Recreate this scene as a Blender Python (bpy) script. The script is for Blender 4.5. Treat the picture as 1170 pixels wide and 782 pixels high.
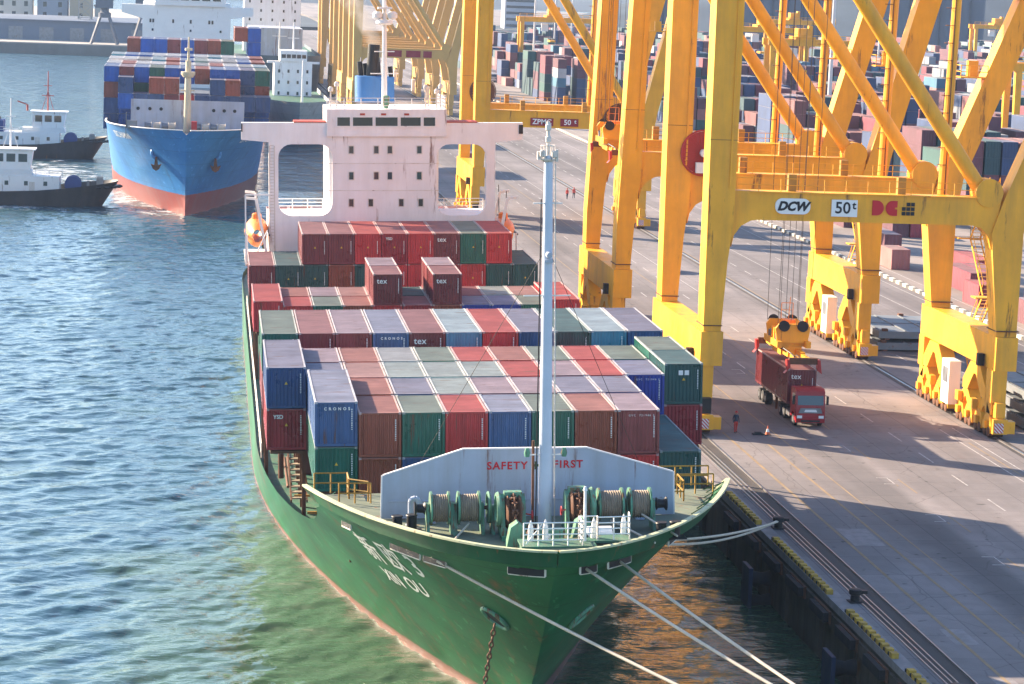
import bpy, bmesh, math, random
from mathutils import Matrix, Vector
from mathutils.geometry import tessellate_polygon
random.seed(7)
R = math.radians
SC = bpy.context.scene
for o in list(bpy.data.objects): bpy.data.objects.remove(o)
C = SC.collection

# ------------------------------------------------------------------ camera
cam_d = bpy.data.cameras.new('camera'); cam = bpy.data.objects.new('camera', cam_d); C.objects.link(cam)
SC.camera = cam
cam_d.sensor_width = 36.0; cam_d.lens = 36.0 * 3000.0 / 1170.0
cam_d.clip_start = 1.0; cam_d.clip_end = 20000
ROLL = .038; a_, b_ = math.sin(ROLL), math.cos(ROLL)
Yc = Vector((213 - 585, 391 + 44, 3000)).normalized()              # world +Y seen from the camera (right, up, forward)
Zc = Vector((a_, b_, -(a_ * (213 - 585) - b_ * (-44 - 391)) / 3000)); Zc.normalize()
Xc = Vector((Yc.y * Zc.z - Yc.z * Zc.y, Yc.z * Zc.x - Yc.x * Zc.z, Yc.x * Zc.y - Yc.y * Zc.x))
if Xc.x < 0: Xc = -Xc
# rows of M: camera axes in world; columns: world axes in camera
right = Vector((Xc.x, Yc.x, Zc.x)); up = Vector((Xc.y, Yc.y, Zc.y)); fwd = Vector((Xc.z, Yc.z, Zc.z))
cam.matrix_world = Matrix(((right.x, up.x, -fwd.x, 0), (right.y, up.y, -fwd.y, 0), (right.z, up.z, -fwd.z, 40), (0, 0, 0, 1)))

# ------------------------------------------------------------------ sky, sun, exposure
SUN_EL = 22.4
sdir = Vector((.79, -.61, 0)).normalized() * math.cos(R(SUN_EL)); sdir.z = -math.sin(R(SUN_EL))   # the way the light travels
W = bpy.data.worlds.new('World'); SC.world = W; W.use_nodes = True
nt = W.node_tree; bg = nt.nodes['Background']
sky = nt.nodes.new('ShaderNodeTexSky'); sky.sky_type = 'NISHITA'; sky.sun_disc = False
sky.sun_elevation = R(SUN_EL); sky.sun_rotation = math.atan2(-sdir.x, -sdir.y)
sky.altitude = 0; sky.air_density = 1.0; sky.dust_density = 1.2; sky.ozone_density = 3.0
nt.links.new(sky.outputs[0], bg.inputs[0]); bg.inputs[1].default_value = .10
sl = bpy.data.lights.new('sun', 'SUN'); sun = bpy.data.objects.new('sun', sl); C.objects.link(sun)
sl.energy = 5.0; sl.angle = R(.5); sl.color = (1, .80, .58)
sun.rotation_euler = sdir.to_track_quat('-Z', 'Y').to_euler()
SC.view_settings.view_transform = 'Standard'; SC.view_settings.look = 'None'
SC.view_settings.exposure = 1.95; SC.view_settings.gamma = 1
SC.cycles.volume_bounces = 0; SC.cycles.max_bounces = 6; SC.cycles.diffuse_bounces = 3; SC.cycles.glossy_bounces = 3
SC.cycles.transparent_max_bounces = 8; SC.cycles.volume_step_rate = 4; SC.cycles.volume_max_steps = 64

# ------------------------------------------------------------------ helpers
class MB:
    def __init__(s): s.v = []; s.f = []
    def raw(s, vs, fs):
        n = len(s.v); s.v += [tuple(p) for p in vs]; s.f += [tuple(i + n for i in f) for f in fs]; return s
    def box(s, x0, x1, y0, y1, z0, z1):
        return s.raw([(x, y, z) for x in (x0, x1) for y in (y0, y1) for z in (z0, z1)],
                     [(0, 1, 3, 2), (4, 6, 7, 5), (0, 4, 5, 1), (2, 3, 7, 6), (0, 2, 6, 4), (1, 5, 7, 3)])
    def taper(s, p, q, a, b, up=(0, 0, 1)):
        """box beam from p to q; a = (width, height) at p, b at q"""
        p = Vector(p); q = Vector(q); d = (q - p).normalized(); u = Vector(up)
        if abs(d.dot(u)) > .98: u = Vector((0, 1, 0))
        r = d.cross(u).normalized(); t = r.cross(d)
        vs = []
        for c, (w, h) in ((p, a), (q, b)):
            vs += [c + r * (sx * w / 2) + t * (sz * h / 2) for sx, sz in ((-1, -1), (1, -1), (1, 1), (-1, 1))]
        return s.raw(vs, [(0, 1, 2, 3), (4, 7, 6, 5)] + [(i, i + 4, (i + 1) % 4 + 4, (i + 1) % 4) for i in range(4)])
    def bar(s, p, q, w, h=None, up=(0, 0, 1)): h = h or w; return s.taper(p, q, (w, h), (w, h), up)
    def tube(s, p, q, r, r1=None, n=8):
        p = Vector(p); q = Vector(q); d = (q - p).normalized(); r1 = r if r1 is None else r1
        u = Vector((0, 0, 1)) if abs(d.z) < .9 else Vector((1, 0, 0))
        e = d.cross(u).normalized(); g = e.cross(d)
        vs = [c + (e * math.cos(t) + g * math.sin(t)) * rr for c, rr in ((p, r), (q, r1)) for t in [2 * math.pi * k / n for k in range(n)]]
        return s.raw(vs, [tuple(range(n)), tuple(range(2 * n - 1, n - 1, -1))] + [(k, k + n, (k + 1) % n + n, (k + 1) % n) for k in range(n)])
    def path(s, pts, r, n=6):
        for p, q in zip(pts, pts[1:]): s.tube(p, q, r, n=n)
        return s
    def prism(s, poly, axis, a0, a1, holes=()):
        """polygon (with holes) swept along an axis: 'x' poly=(y,z), 'y' poly=(x,z), 'z' poly=(x,y)"""
        loops = [list(poly)] + [list(h) for h in holes]
        def P(p, a): return {'x': (a, p[0], p[1]), 'y': (p[0], a, p[1]), 'z': (p[0], p[1], a)}[axis]
        flat = [p for l in loops for p in l]; n = len(flat)
        tris = tessellate_polygon([[Vector((p[0], p[1], 0)) for p in l] for l in loops])
        fs = [tuple(t) for t in tris] + [tuple(i + n for i in reversed(t)) for t in tris]
        k = 0
        for l in loops:
            m = len(l)
            for i in range(m): fs.append((k + i, k + (i + 1) % m, k + (i + 1) % m + n, k + i + n))
            k += m
        return s.raw([P(p, a0) for p in flat] + [P(p, a1) for p in flat], fs)
    def ring(s, c, axis, R0, r, n=24, m=6):
        c = Vector(c); vs = []
        for i in range(n):
            t = 2 * math.pi * i / n
            d = {'x': Vector((0, math.cos(t), math.sin(t))), 'y': Vector((math.cos(t), 0, math.sin(t))), 'z': Vector((math.cos(t), math.sin(t), 0))}[axis]
            ax = {'x': Vector((1, 0, 0)), 'y': Vector((0, 1, 0)), 'z': Vector((0, 0, 1))}[axis]
            for j in range(m):
                u = 2 * math.pi * j / m; vs.append(c + d * (R0 + r * math.cos(u)) + ax * (r * math.sin(u)))
        return s.raw(vs, [(i * m + j, ((i + 1) % n) * m + j, ((i + 1) % n) * m + (j + 1) % m, i * m + (j + 1) % m) for i in range(n) for j in range(m)])
    def lathe(s, prof, c, axis='z', n=16):
        c = Vector(c); vs = []
        for h, r in prof:
            for k in range(n):
                t = 2 * math.pi * k / n; a, b = r * math.cos(t), r * math.sin(t)
                vs.append(c + {'z': Vector((a, b, h)), 'x': Vector((h, a, b)), 'y': Vector((a, h, b))}[axis])
        fs = [(i * n + k, i * n + (k + 1) % n, (i + 1) * n + (k + 1) % n, (i + 1) * n + k) for i in range(len(prof) - 1) for k in range(n)]
        fs += [tuple(range(n - 1, -1, -1)), tuple((len(prof) - 1) * n + k for k in range(n))]
        return s.raw(vs, fs)
    def grid(s, rows):
        m = len(rows[0]); vs = [p for r in rows for p in r]
        return s.raw(vs, [(i * m + j, i * m + j + 1, (i + 1) * m + j + 1, (i + 1) * m + j) for i in range(len(rows) - 1) for j in range(m - 1)])
    def mesh(s, name, recalc=True, angle=35):
        me = bpy.data.meshes.new(name); me.from_pydata(s.v, [], s.f); me.validate()
        if recalc:
            bm = bmesh.new(); bm.from_mesh(me); bmesh.ops.recalc_face_normals(bm, faces=bm.faces); bm.to_mesh(me); bm.free()
        me.polygons.foreach_set('use_smooth', [True] * len(me.polygons))
        me.set_sharp_from_angle(angle=R(angle)); me.update(); return me
    def build(s, name, mat, parent=None, recalc=True, angle=35):
        me = s.mesh(name, recalc, angle)
        for m in (mat if isinstance(mat, (list, tuple)) else [mat]): me.materials.append(m)
        o = bpy.data.objects.new(name, me); C.objects.link(o)
        if parent: o.parent = parent
        return o
def build_each(mb, name, mat, parent, per=6):
    """a builder holding several boxes: every box becomes a part of its own"""
    k = 0
    while k < len(mb.v):
        m2 = MB(); fs = [f for f in mb.f if k <= min(f) and max(f) < k + 8]; m2.raw(mb.v[k:k + 8], [tuple(i - k for i in f) for f in fs]); m2.build(name, mat, parent); k += 8
def tag(o, label=None, cat=None, group=None, kind=None):
    for k, v in (('label', label), ('category', cat), ('group', group), ('kind', kind)):
        if v: o[k] = v
    return o
def thing(name, label, cat, loc=(0, 0, 0), rz=0, group=None, frame=None, kind=None):
    o = bpy.data.objects.new(name, None); C.objects.link(o); o.empty_display_size = .3
    m = Matrix.Translation(loc) @ Matrix.Rotation(rz, 4, 'Z')
    o.matrix_basis = (frame @ m) if frame else m
    return tag(o, label, cat, group, kind)
def setm(o, m):
    o.data.materials.clear() if False else None
    for i, mm in enumerate(m if isinstance(m, (list, tuple)) else [m]):
        o.material_slots[i].link = 'OBJECT'; o.material_slots[i].material = mm
def inst(name, me, parent, mat, loc=(0, 0, 0), rz=0):
    o = bpy.data.objects.new(name, me); C.objects.link(o); o.parent = parent; o.location = loc; o.rotation_euler = (0, 0, rz)
    if mat: setm(o, mat)
    return o
def text_mb(s, size, depth=.02, shear=0, align='CENTER', spacing=1.0, offset=0.0):
    """lettering as a mesh in the x,z plane (facing -y), centred"""
    cu = bpy.data.curves.new('t', 'FONT'); cu.body = s; cu.size = size; cu.extrude = depth / 2; cu.shear = shear
    cu.align_x = align; cu.align_y = 'CENTER'; cu.space_character = spacing; cu.resolution_u = 3; cu.offset = offset
    o = bpy.data.objects.new('t', cu); C.objects.link(o)
    bpy.context.view_layer.update()
    me = bpy.data.meshes.new_from_object(o.evaluated_get(bpy.context.evaluated_depsgraph_get()))
    mb = MB(); mb.raw([(v.co.x, -v.co.z, v.co.y) for v in me.vertices], [tuple(p.vertices) for p in me.polygons])
    bpy.data.objects.remove(o); bpy.data.meshes.remove(me); bpy.data.curves.remove(cu)
    return mb
def moved(mb, dx, dy, dz): mb.v = [(x + dx, y + dy, z + dz) for x, y, z in mb.v]; return mb

# ship frame: the container ship lies about two degrees heeled and half a degree off the quay line
SHIP = Matrix.Translation((0, 0, 40)) @ Matrix(((.9995, .0104, -.0304, 0), (-.0104, .9999, .0003, 0), (.0304, 0, .9995, 0), (0, 0, 0, 1))) @ Matrix.Translation((0, 0, -40))

# ------------------------------------------------------------------ materials
def newmat(name):
    m = bpy.data.materials.new(name); m.use_nodes = True; nt = m.node_tree
    return m, nt, nt.nodes['Principled BSDF'], nt.links
def N(nt, t, **k):
    n = nt.nodes.new(t)
    for a, b in k.items(): setattr(n, a, b)
    return n
def ramp(nt, src, stops):
    r = N(nt, 'ShaderNodeValToRGB'); e = r.color_ramp.elements
    while len(e) < len(stops): e.new(.5)
    for i, (p, c) in enumerate(stops): e[i].position = p; e[i].color = (c, c, c, 1) if not isinstance(c, tuple) else (*c, 1)
    nt.links.new(src, r.inputs[0]); return r.outputs[0]
def noise(nt, coord, scale, detail=4, rough=.55, w=None, mapping=None):
    n = N(nt, 'ShaderNodeTexNoise'); n.inputs['Scale'].default_value = scale; n.inputs['Detail'].default_value = detail; n.inputs['Roughness'].default_value = rough
    if mapping:
        mp = N(nt, 'ShaderNodeMapping'); mp.inputs['Scale'].default_value = mapping; nt.links.new(coord, mp.inputs[0]); coord = mp.outputs[0]
    if w is not None: n.noise_dimensions = '4D'; nt.links.new(w, n.inputs['W'])
    nt.links.new(coord, n.inputs['Vector']); return n.outputs['Fac']
def mixc(nt, fac, a, b, mode='MIX'):
    m = N(nt, 'ShaderNodeMix', data_type='RGBA', blend_type=mode)
    for i, x in ((6, a), (7, b)):
        if isinstance(x, tuple): m.inputs[i].default_value = (*x, 1)
        else: nt.links.new(x, m.inputs[i])
    if isinstance(fac, float): m.inputs[0].default_value = fac
    else: nt.links.new(fac, m.inputs[0])
    return m.outputs[2]
def paint(name, col, rough=.5, var=.22, rust=0.0, rustcol=(.16, .06, .025), dirt=0.0, dirtcol=(.10, .085, .07), streak=(1, 1, .12), scale=.6, metal=0, bump=0, coord='Object', spec=.28):
    m, nt, b, lk = newmat(name)
    tc = N(nt, 'ShaderNodeTexCoord').outputs[coord]
    oi = N(nt, 'ShaderNodeObjectInfo'); w = N(nt, 'ShaderNodeMath', operation='MULTIPLY'); lk.new(oi.outputs['Random'], w.inputs[0]); w.inputs[1].default_value = 60; w = w.outputs[0]
    n1 = noise(nt, tc, scale, 5, .6, w)
    lo = tuple(max(0, c * (1 - var)) for c in col); hi = tuple(min(1, c * (1 + var)) for c in col)
    c = ramp(nt, n1, [(.3, lo), (.7, hi)])
    if dirt:
        n2 = noise(nt, tc, scale * 2.2, 6, .65, w, streak)
        f = ramp(nt, n2, [(.42, 0.0), (.75, dirt)]); c = mixc(nt, f, c, dirtcol)
    if rust:
        n3 = noise(nt, tc, scale * 3.3, 7, .7, w, streak)
        f = ramp(nt, n3, [(.62 - rust * .12, 0.0), (.68 - rust * .10, .85)]); c = mixc(nt, f, c, rustcol)
    lk.new(c, b.inputs['Base Color'])
    r = ramp(nt, n1, [(.3, rough - .08), (.7, rough + .1)]); lk.new(r, b.inputs['Roughness'])
    b.inputs['Metallic'].default_value = metal; b.inputs['Specular IOR Level'].default_value = .28
    b.inputs['Specular IOR Level'].default_value = spec
    if bump:
        bp = N(nt, 'ShaderNodeBump'); bp.inputs['Strength'].default_value = bump; bp.inputs['Distance'].default_value = .05
        lk.new(noise(nt, tc, scale * 8, 4), bp.inputs['Height']); lk.new(bp.outputs[0], b.inputs['Normal'])
    return m
def flat(name, col, rough=.6, emit=0):
    m, nt, b, lk = newmat(name); b.inputs['Base Color'].default_value = (*col, 1); b.inputs['Roughness'].default_value = rough
    b.inputs['Specular IOR Level'].default_value = .3
    return m
M = {}
M['yellow_crane'] = paint('yellow_crane', (.88, .40, .030), .45, .14, rust=.2, dirt=.55, dirtcol=(.34, .19, .05), scale=.3)
M['orange_crane'] = paint('orange_crane', (.80, .37, .018), .45, .14, rust=.16, dirt=.5, dirtcol=(.42, .20, .04), scale=.3)
M['rope'] = paint('rope', (.50, .44, .36), .8, .15, scale=2)
M['drum_rope'] = paint('drum_rope', (.30, .24, .18), .85, .25, dirt=.6, scale=2)
M['wire'] = flat('wire', (.045, .04, .04), .5)
M['white_paint'] = paint('white_paint', (.80, .77, .77), .5, .06, rust=.16, dirt=.25, dirtcol=(.42, .32, .24), scale=.35, streak=(1, 1, .1))
M['white_clean'] = paint('white_clean', (.74, .73, .71), .5, .05, rust=.05, scale=.5)
M['white_rusty'] = paint('white_rusty', (.66, .62, .57), .6, .12, rust=.45, dirt=.5, dirtcol=(.35, .26, .18), scale=.5)
M['grey_blue'] = paint('grey_blue', (.38, .43, .52), .5, .12, rust=.34, dirt=.6, dirtcol=(.28, .26, .24), scale=.35, streak=(1, 1, .08))
M['hull_green'] = None
M['deck_green'] = paint('deck_green', (.035, .13, .085), .6, .3, rust=.35, dirt=.6, dirtcol=(.20, .17, .13), scale=.5, streak=(1, 1, 1))
M['deck_dusty'] = paint('deck_dusty', (.15, .17, .125), .7, .25, rust=.3, dirt=.5, dirtcol=(.08, .12, .08), scale=.4, streak=(1, 1, 1))
M['mint'] = paint('mint', (.10, .27, .18), .5, .25, rust=.9, dirt=.6, dirtcol=(.12, .08, .05), scale=1.2)
M['rust'] = paint('rust', (.13, .055, .03), .8, .4, rust=.2, dirt=.5, scale=2)
M['black'] = paint('black', (.018, .018, .02), .5, .3, scale=1)
M['rubber'] = paint('rubber', (.022, .024, .028), .75, .3, dirt=.4, dirtcol=(.07, .05, .04), scale=1)
M['glass'] = None
M['orange'] = paint('orange', (.72, .20, .03), .45, .1, dirt=.3, dirtcol=(.35, .12, .04), scale=.8)
M['steel'] = paint('steel', (.20, .21, .23), .4, .2, rust=.2, metal=.5, scale=1)
M['rail_steel'] = paint('rail_steel', (.34, .33, .33), .35, .15, metal=.8, scale=1)
M['red'] = paint('red', (.42, .03, .03), .45, .12, dirt=.2, scale=.8)
M['truck_red'] = paint('truck_red', (.30, .02, .025), .3, .1, scale=.8)
M['sign_white'] = flat('sign_white', (.78, .78, .76)); M['sign_red'] = flat('sign_red', (.55, .02, .03)); M['sign_maroon'] = flat('sign_maroon', (.26, .02, .03)); M['ink'] = flat('ink', (.02, .02, .025))
M['letter_white'] = paint('letter_white', (.72, .72, .70), .6, .1, scale=2)
M['yellow_rail'] = paint('yellow_rail', (.34, .19, .035), .5, .2, rust=.3, scale=1)
M['blue_funnel'] = paint('blue_funnel', (.035, .14, .36), .45, .1, dirt=.2, scale=.4)
M['tarp'] = paint('tarp', (.72, .72, .74), .7, .1, scale=2)
M['yellow_label'] = flat('yellow_label', (.65, .42, .05))
def glass_mat():
    m, nt, b, lk = newmat('window_glass'); b.inputs['Base Color'].default_value = (.03, .04, .04, 1); b.inputs['Roughness'].default_value = .08; b.inputs['Specular IOR Level'].default_value = .8
    return m
M['glass'] = glass_mat()
def stripes(name, c1, c2, period, axis=(0, 0, 1), rough=.6, coord='Object', diag=None):
    m, nt, b, lk = newmat(name); tc = N(nt, 'ShaderNodeTexCoord').outputs[coord]
    d = N(nt, 'ShaderNodeVectorMath', operation='DOT_PRODUCT'); lk.new(tc, d.inputs[0]); d.inputs[1].default_value = axis
    x = N(nt, 'ShaderNodeMath', operation='DIVIDE'); lk.new(d.outputs['Value'], x.inputs[0]); x.inputs[1].default_value = period
    fr = N(nt, 'ShaderNodeMath', operation='FRACT'); lk.new(x.outputs[0], fr.inputs[0])
    g = N(nt, 'ShaderNodeMath', operation='GREATER_THAN'); lk.new(fr.outputs[0], g.inputs[0]); g.inputs[1].default_value = .5
    n = noise(nt, tc, 3, 4); f2 = ramp(nt, n, [(.4, 0.0), (.8, .6)])
    c = mixc(nt, g.outputs[0], c1, c2); c = mixc(nt, f2, c, tuple(v * .4 for v in c1)); lk.new(c, b.inputs['Base Color']); b.inputs['Roughness'].default_value = rough
    return m
M['hazard'] = stripes('hazard', (.7, .68, .66), (.55, .03, .03), .28, (1, 0, 1))

# containers: body and sun-faded roof colour of each kind
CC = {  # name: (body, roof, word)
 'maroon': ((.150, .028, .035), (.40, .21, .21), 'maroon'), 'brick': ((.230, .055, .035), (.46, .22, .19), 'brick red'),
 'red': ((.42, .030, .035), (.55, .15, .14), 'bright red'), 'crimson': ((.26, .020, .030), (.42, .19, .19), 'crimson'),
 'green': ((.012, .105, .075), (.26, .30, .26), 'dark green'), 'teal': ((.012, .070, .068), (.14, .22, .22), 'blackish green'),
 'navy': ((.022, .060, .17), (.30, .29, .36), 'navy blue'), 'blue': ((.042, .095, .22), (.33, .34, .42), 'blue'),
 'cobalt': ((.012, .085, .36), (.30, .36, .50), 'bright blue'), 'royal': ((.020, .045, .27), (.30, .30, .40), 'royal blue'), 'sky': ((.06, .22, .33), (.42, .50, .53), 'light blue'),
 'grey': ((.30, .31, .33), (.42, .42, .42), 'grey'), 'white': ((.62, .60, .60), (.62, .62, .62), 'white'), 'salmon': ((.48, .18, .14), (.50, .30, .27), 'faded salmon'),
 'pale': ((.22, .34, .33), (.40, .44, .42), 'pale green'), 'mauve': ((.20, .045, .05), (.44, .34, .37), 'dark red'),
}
BODY = {}; ROOF = {}; RAIL = {}
for k, (b, r, w_) in CC.items():
    BODY[k] = paint('body_' + k, tuple(x * 1.1 for x in b), .30, .24, rust=.22, rustcol=(.12, .05, .03), dirt=.7, dirtcol=tuple(x * .6 + .004 for x in b), scale=.5, streak=(1.5, 1.5, .1), spec=.5)
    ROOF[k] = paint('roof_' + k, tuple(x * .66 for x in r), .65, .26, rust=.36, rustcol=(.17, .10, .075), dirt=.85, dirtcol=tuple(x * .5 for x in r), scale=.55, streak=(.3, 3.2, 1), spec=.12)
    RAIL[k] = paint('rail_' + k, tuple(x * .45 + .20 for x in r), .6, .2, rust=.35, rustcol=(.22, .12, .08), dirt=.5, dirtcol=tuple(x * .6 for x in r), scale=1, streak=(1, .4, 1))  # top rails coloured paler to imitate sunlit edges

# ================================================================== THE SETTING
def water_mat(name, bump):
    m, nt, b, lk = newmat(name); tc = N(nt, 'ShaderNodeTexCoord').outputs['Object']
    big = noise(nt, tc, .012, 5, .6)
    # silty green water churned up along the port bow
    sep = N(nt, 'ShaderNodeSeparateXYZ'); lk.new(tc, sep.inputs[0])
    yy = N(nt, 'ShaderNodeMapRange', interpolation_type='SMOOTHSTEP'); lk.new(sep.outputs[1], yy.inputs[0]); yy.inputs[1].default_value = 205; yy.inputs[2].default_value = 145
    xx = N(nt, 'ShaderNodeMapRange', interpolation_type='SMOOTHSTEP'); lk.new(sep.outputs[0], xx.inputs[0]); xx.inputs[1].default_value = -9; xx.inputs[2].default_value = 9
    pr = N(nt, 'ShaderNodeMath', operation='MULTIPLY'); lk.new(yy.outputs[0], pr.inputs[0]); lk.new(xx.outputs[0], pr.inputs[1])
    add = N(nt, 'ShaderNodeMath', operation='MULTIPLY_ADD'); lk.new(noise(nt, tc, .09, 7, .7), add.inputs[0]); add.inputs[1].default_value = 1.3; lk.new(pr.outputs[0], add.inputs[2])
    green = ramp(nt, add.outputs[0], [(.7, 0.0), (1.0, 1.0)])
    c = mixc(nt, ramp(nt, big, [(.35, 0.0), (.65, 1.0)]), (.024, .074, .100), (.040, .098, .122))
    c = mixc(nt, green, c, (.052, .100, .058))
    lk.new(c, b.inputs['Base Color']); b.inputs['Roughness'].default_value = .11; b.inputs['IOR'].default_value = 1.33
    b.inputs['Specular IOR Level'].default_value = .65
    h1 = noise(nt, tc, .16, 3, .5, mapping=(.8, 1.0, 1)); h2 = noise(nt, tc, .55, 4, .55, mapping=(.6, 1.2, 1)); h3 = noise(nt, tc, 2.6, 3, .5, mapping=(.7, 1.2, 1))
    s1 = N(nt, 'ShaderNodeMath', operation='MULTIPLY'); lk.new(h1, s1.inputs[0]); s1.inputs[1].default_value = 2.6
    s2 = N(nt, 'ShaderNodeMath', operation='MULTIPLY_ADD'); lk.new(h2, s2.inputs[0]); s2.inputs[1].default_value = .75; lk.new(s1.outputs[0], s2.inputs[2])
    s3 = N(nt, 'ShaderNodeMath', operation='MULTIPLY_ADD'); lk.new(h3, s3.inputs[0]); s3.inputs[1].default_value = .16; lk.new(s2.outputs[0], s3.inputs[2])
    bp = N(nt, 'ShaderNodeBump'); bp.inputs['Strength'].default_value = 1.0; bp.inputs['Distance'].default_value = bump; lk.new(s3.outputs[0], bp.inputs['Height']); lk.new(bp.outputs[0], b.inputs['Normal'])
    return m
M['water'] = water_mat('sea_water', .9); M['water_near'] = water_mat('sea_water_near', .22)
tag(MB().box(-3500, 3500, -60, 7000, -1.5, -.35).build('water', M['water']), kind='structure')
import numpy as np
def wave_sheet(x0, x1, y0, y1, step):
    """the nearer water as real wind ripples: many crossing waves of 0.9 to 11 m"""
    g = np.random.default_rng(4); X, Yg = np.meshgrid(np.arange(x0, x1, step), np.arange(y0, y1, step * 1.15)); Zz = np.zeros_like(X)
    n = 80; lam = np.exp(g.uniform(np.log(.62), np.log(6.5), n)); th = np.pi / 2 + .5 + g.normal(0, .55, n); ph = g.uniform(0, 6.283, n)
    for l, t, p in zip(lam, th, ph):
        k = 2 * np.pi / l; sl = .145 * math.sqrt(2 / n) * (1.15 if l < 4 else .85); u = k * (np.cos(t) * X + np.sin(t) * Yg) + p + .6 * np.sin(.11 * X + .07 * Yg + p)
        gust = .75 + .45 * np.sin(.031 * X + .043 * Yg + p * 2)
        gust = gust * np.where(X > 22, .55, 1.0)
        Zz += sl / k * gust * (np.sin(u) + .22 * np.sin(2 * u + 1.2))
    fade = np.clip((y1 - Yg) / 40, 0, 1); Zz = Zz * fade - .0
    ny, nx = X.shape; me = bpy.data.meshes.new('water'); vs = np.stack([X, Yg, Zz], -1).reshape(-1, 3)
    me.vertices.add(len(vs)); me.vertices.foreach_set('co', vs.astype(np.float32).ravel())
    idx = np.arange(ny * nx).reshape(ny, nx); q = np.stack([idx[:-1, :-1], idx[:-1, 1:], idx[1:, 1:], idx[1:, :-1]], -1).reshape(-1, 4)
    me.loops.add(q.size); me.loops.foreach_set('vertex_index', q.ravel().astype(np.int32)); me.polygons.add(len(q)); me.polygons.foreach_set('loop_start', np.arange(0, q.size, 4, dtype=np.int32)); me.polygons.foreach_set('use_smooth', np.ones(len(q), bool))
    me.update(); me.validate(); me.materials.append(M['water_near']); o = bpy.data.objects.new('water', me); C.objects.link(o); return tag(o, kind='structure')
wave_sheet(-75, 38.6, 118, 470, .22)
def concrete_mat(name, base, joint_x=5.0, joint_y=6.0, dark_marks=True):
    m, nt, b, lk = newmat(name); tc = N(nt, 'ShaderNodeTexCoord').outputs['Object']
    n1 = noise(nt, tc, .045, 6, .6); n2 = noise(nt, tc, .5, 6, .65); n3 = noise(nt, tc, .12, 5, .6, mapping=(1.0, .05, 1))
    lo = tuple(x * .72 for x in base); hi = tuple(x * 1.22 for x in base)
    c = ramp(nt, n1, [(.32, lo), (.68, hi)])
    c = mixc(nt, ramp(nt, n2, [(.45, 0.0), (.8, .45)]), c, tuple(x * .55 for x in base))
    c = mixc(nt, ramp(nt, n3, [(.46, 0.0), (.66, .75)]), c, tuple(x * .42 for x in base))
    if dark_marks:   # darker band beside the seam, fading out farther along the quay, and oil spots
        sp = N(nt, 'ShaderNodeSeparateXYZ'); lk.new(tc, sp.inputs[0]); nx = N(nt, 'ShaderNodeMath', operation='MULTIPLY_ADD'); lk.new(noise(nt, tc, .25, 4), nx.inputs[0]); nx.inputs[1].default_value = 1.6; lk.new(sp.outputs[0], nx.inputs[2])
        b0 = ramp(nt, nx.outputs[0], [(0, 0.0), (1, 0.0)]); mr = N(nt, 'ShaderNodeMapRange'); lk.new(nx.outputs[0], mr.inputs[0]); mr.inputs[1].default_value = 45; mr.inputs[2].default_value = 57
        bx_ = ramp(nt, mr.outputs[0], [(.30, 0.0), (.42, .62), (.52, .75), (.62, .62), (.68, 0.0)]); my_ = N(nt, 'ShaderNodeMapRange'); lk.new(sp.outputs[1], my_.inputs[0]); my_.inputs[1].default_value = 235; my_.inputs[2].default_value = 165
        pm = N(nt, 'ShaderNodeMath', operation='MULTIPLY'); lk.new(bx_, pm.inputs[0]); lk.new(my_.outputs[0], pm.inputs[1])
        c = mixc(nt, pm.outputs[0], c, (.075, .072, .075))
        c = mixc(nt, ramp(nt, noise(nt, tc, 1.3, 3, .4), [(.68, 0.0), (.74, .7)]), c, (.05, .048, .045))
        ck = N(nt, 'ShaderNodeTexVoronoi', feature='DISTANCE_TO_EDGE'); ck.inputs['Scale'].default_value = .11; wv = N(nt, 'ShaderNodeVectorMath', operation='ADD'); lk.new(tc, wv.inputs[0]); nn_ = N(nt, 'ShaderNodeTexNoise'); nn_.inputs['Scale'].default_value = .5; lk.new(tc, nn_.inputs['Vector']); lk.new(nn_.outputs['Color'], wv.inputs[1]); lk.new(wv.outputs[0], ck.inputs['Vector'])
        c = mixc(nt, ramp(nt, ck.outputs['Distance'], [(0.0, .5), (.006, 0.0)]), c, (.06, .055, .05))  # slate blue mixed into the body paint stands in for distance haze
    # slab to slab tone and joints
    br = N(nt, 'ShaderNodeTexBrick'); br.offset = 0; br.inputs['Scale'].default_value = 1; br.inputs['Mortar Size'].default_value = .035; br.inputs['Brick Width'].default_value = joint_x; br.inputs['Row Height'].default_value = joint_y
    br.inputs['Color1'].default_value = (.93, .93, .93, 1); br.inputs['Color2'].default_value = (1.06, 1.05, 1.04, 1); br.inputs['Mortar'].default_value = (.6, .6, .6, 1); br.inputs['Mortar Smooth'].default_value = .2
    lk.new(tc, br.inputs['Vector']); c = mixc(nt, 1.0, c, br.outputs['Color'], 'MULTIPLY')
    lk.new(c, b.inputs['Base Color']); b.inputs['Roughness'].default_value = .85; b.inputs['Specular IOR Level'].default_value = .25
    bp = N(nt, 'ShaderNodeBump'); bp.inputs['Strength'].default_value = .25; bp.inputs['Distance'].default_value = .02; lk.new(n2, bp.inputs['Height']); lk.new(bp.outputs[0], b.inputs['Normal'])
    return m
M['concrete'] = concrete_mat('apron_concrete', (.205, .185, .185), 5, 5)
M['yard'] = concrete_mat('yard_concrete', (.26, .225, .205), 8, 8, False)
M['asphalt'] = paint('worn_dark_surface', (.085, .082, .082), .85, .25, dirt=.4, dirtcol=(.16, .15, .14), scale=.4, streak=(1, .05, 1))
M['track_bed'] = paint('track_bed', (.055, .05, .048), .8, .3, dirt=.5, dirtcol=(.14, .11, .09), scale=.6, streak=(1, .05, 1))
M['patch'] = paint('concrete_patch', (.235, .215, .215), .8, .2, dirt=.7, dirtcol=(.14, .13, .13), scale=.8, streak=(1, 1, 1))
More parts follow.
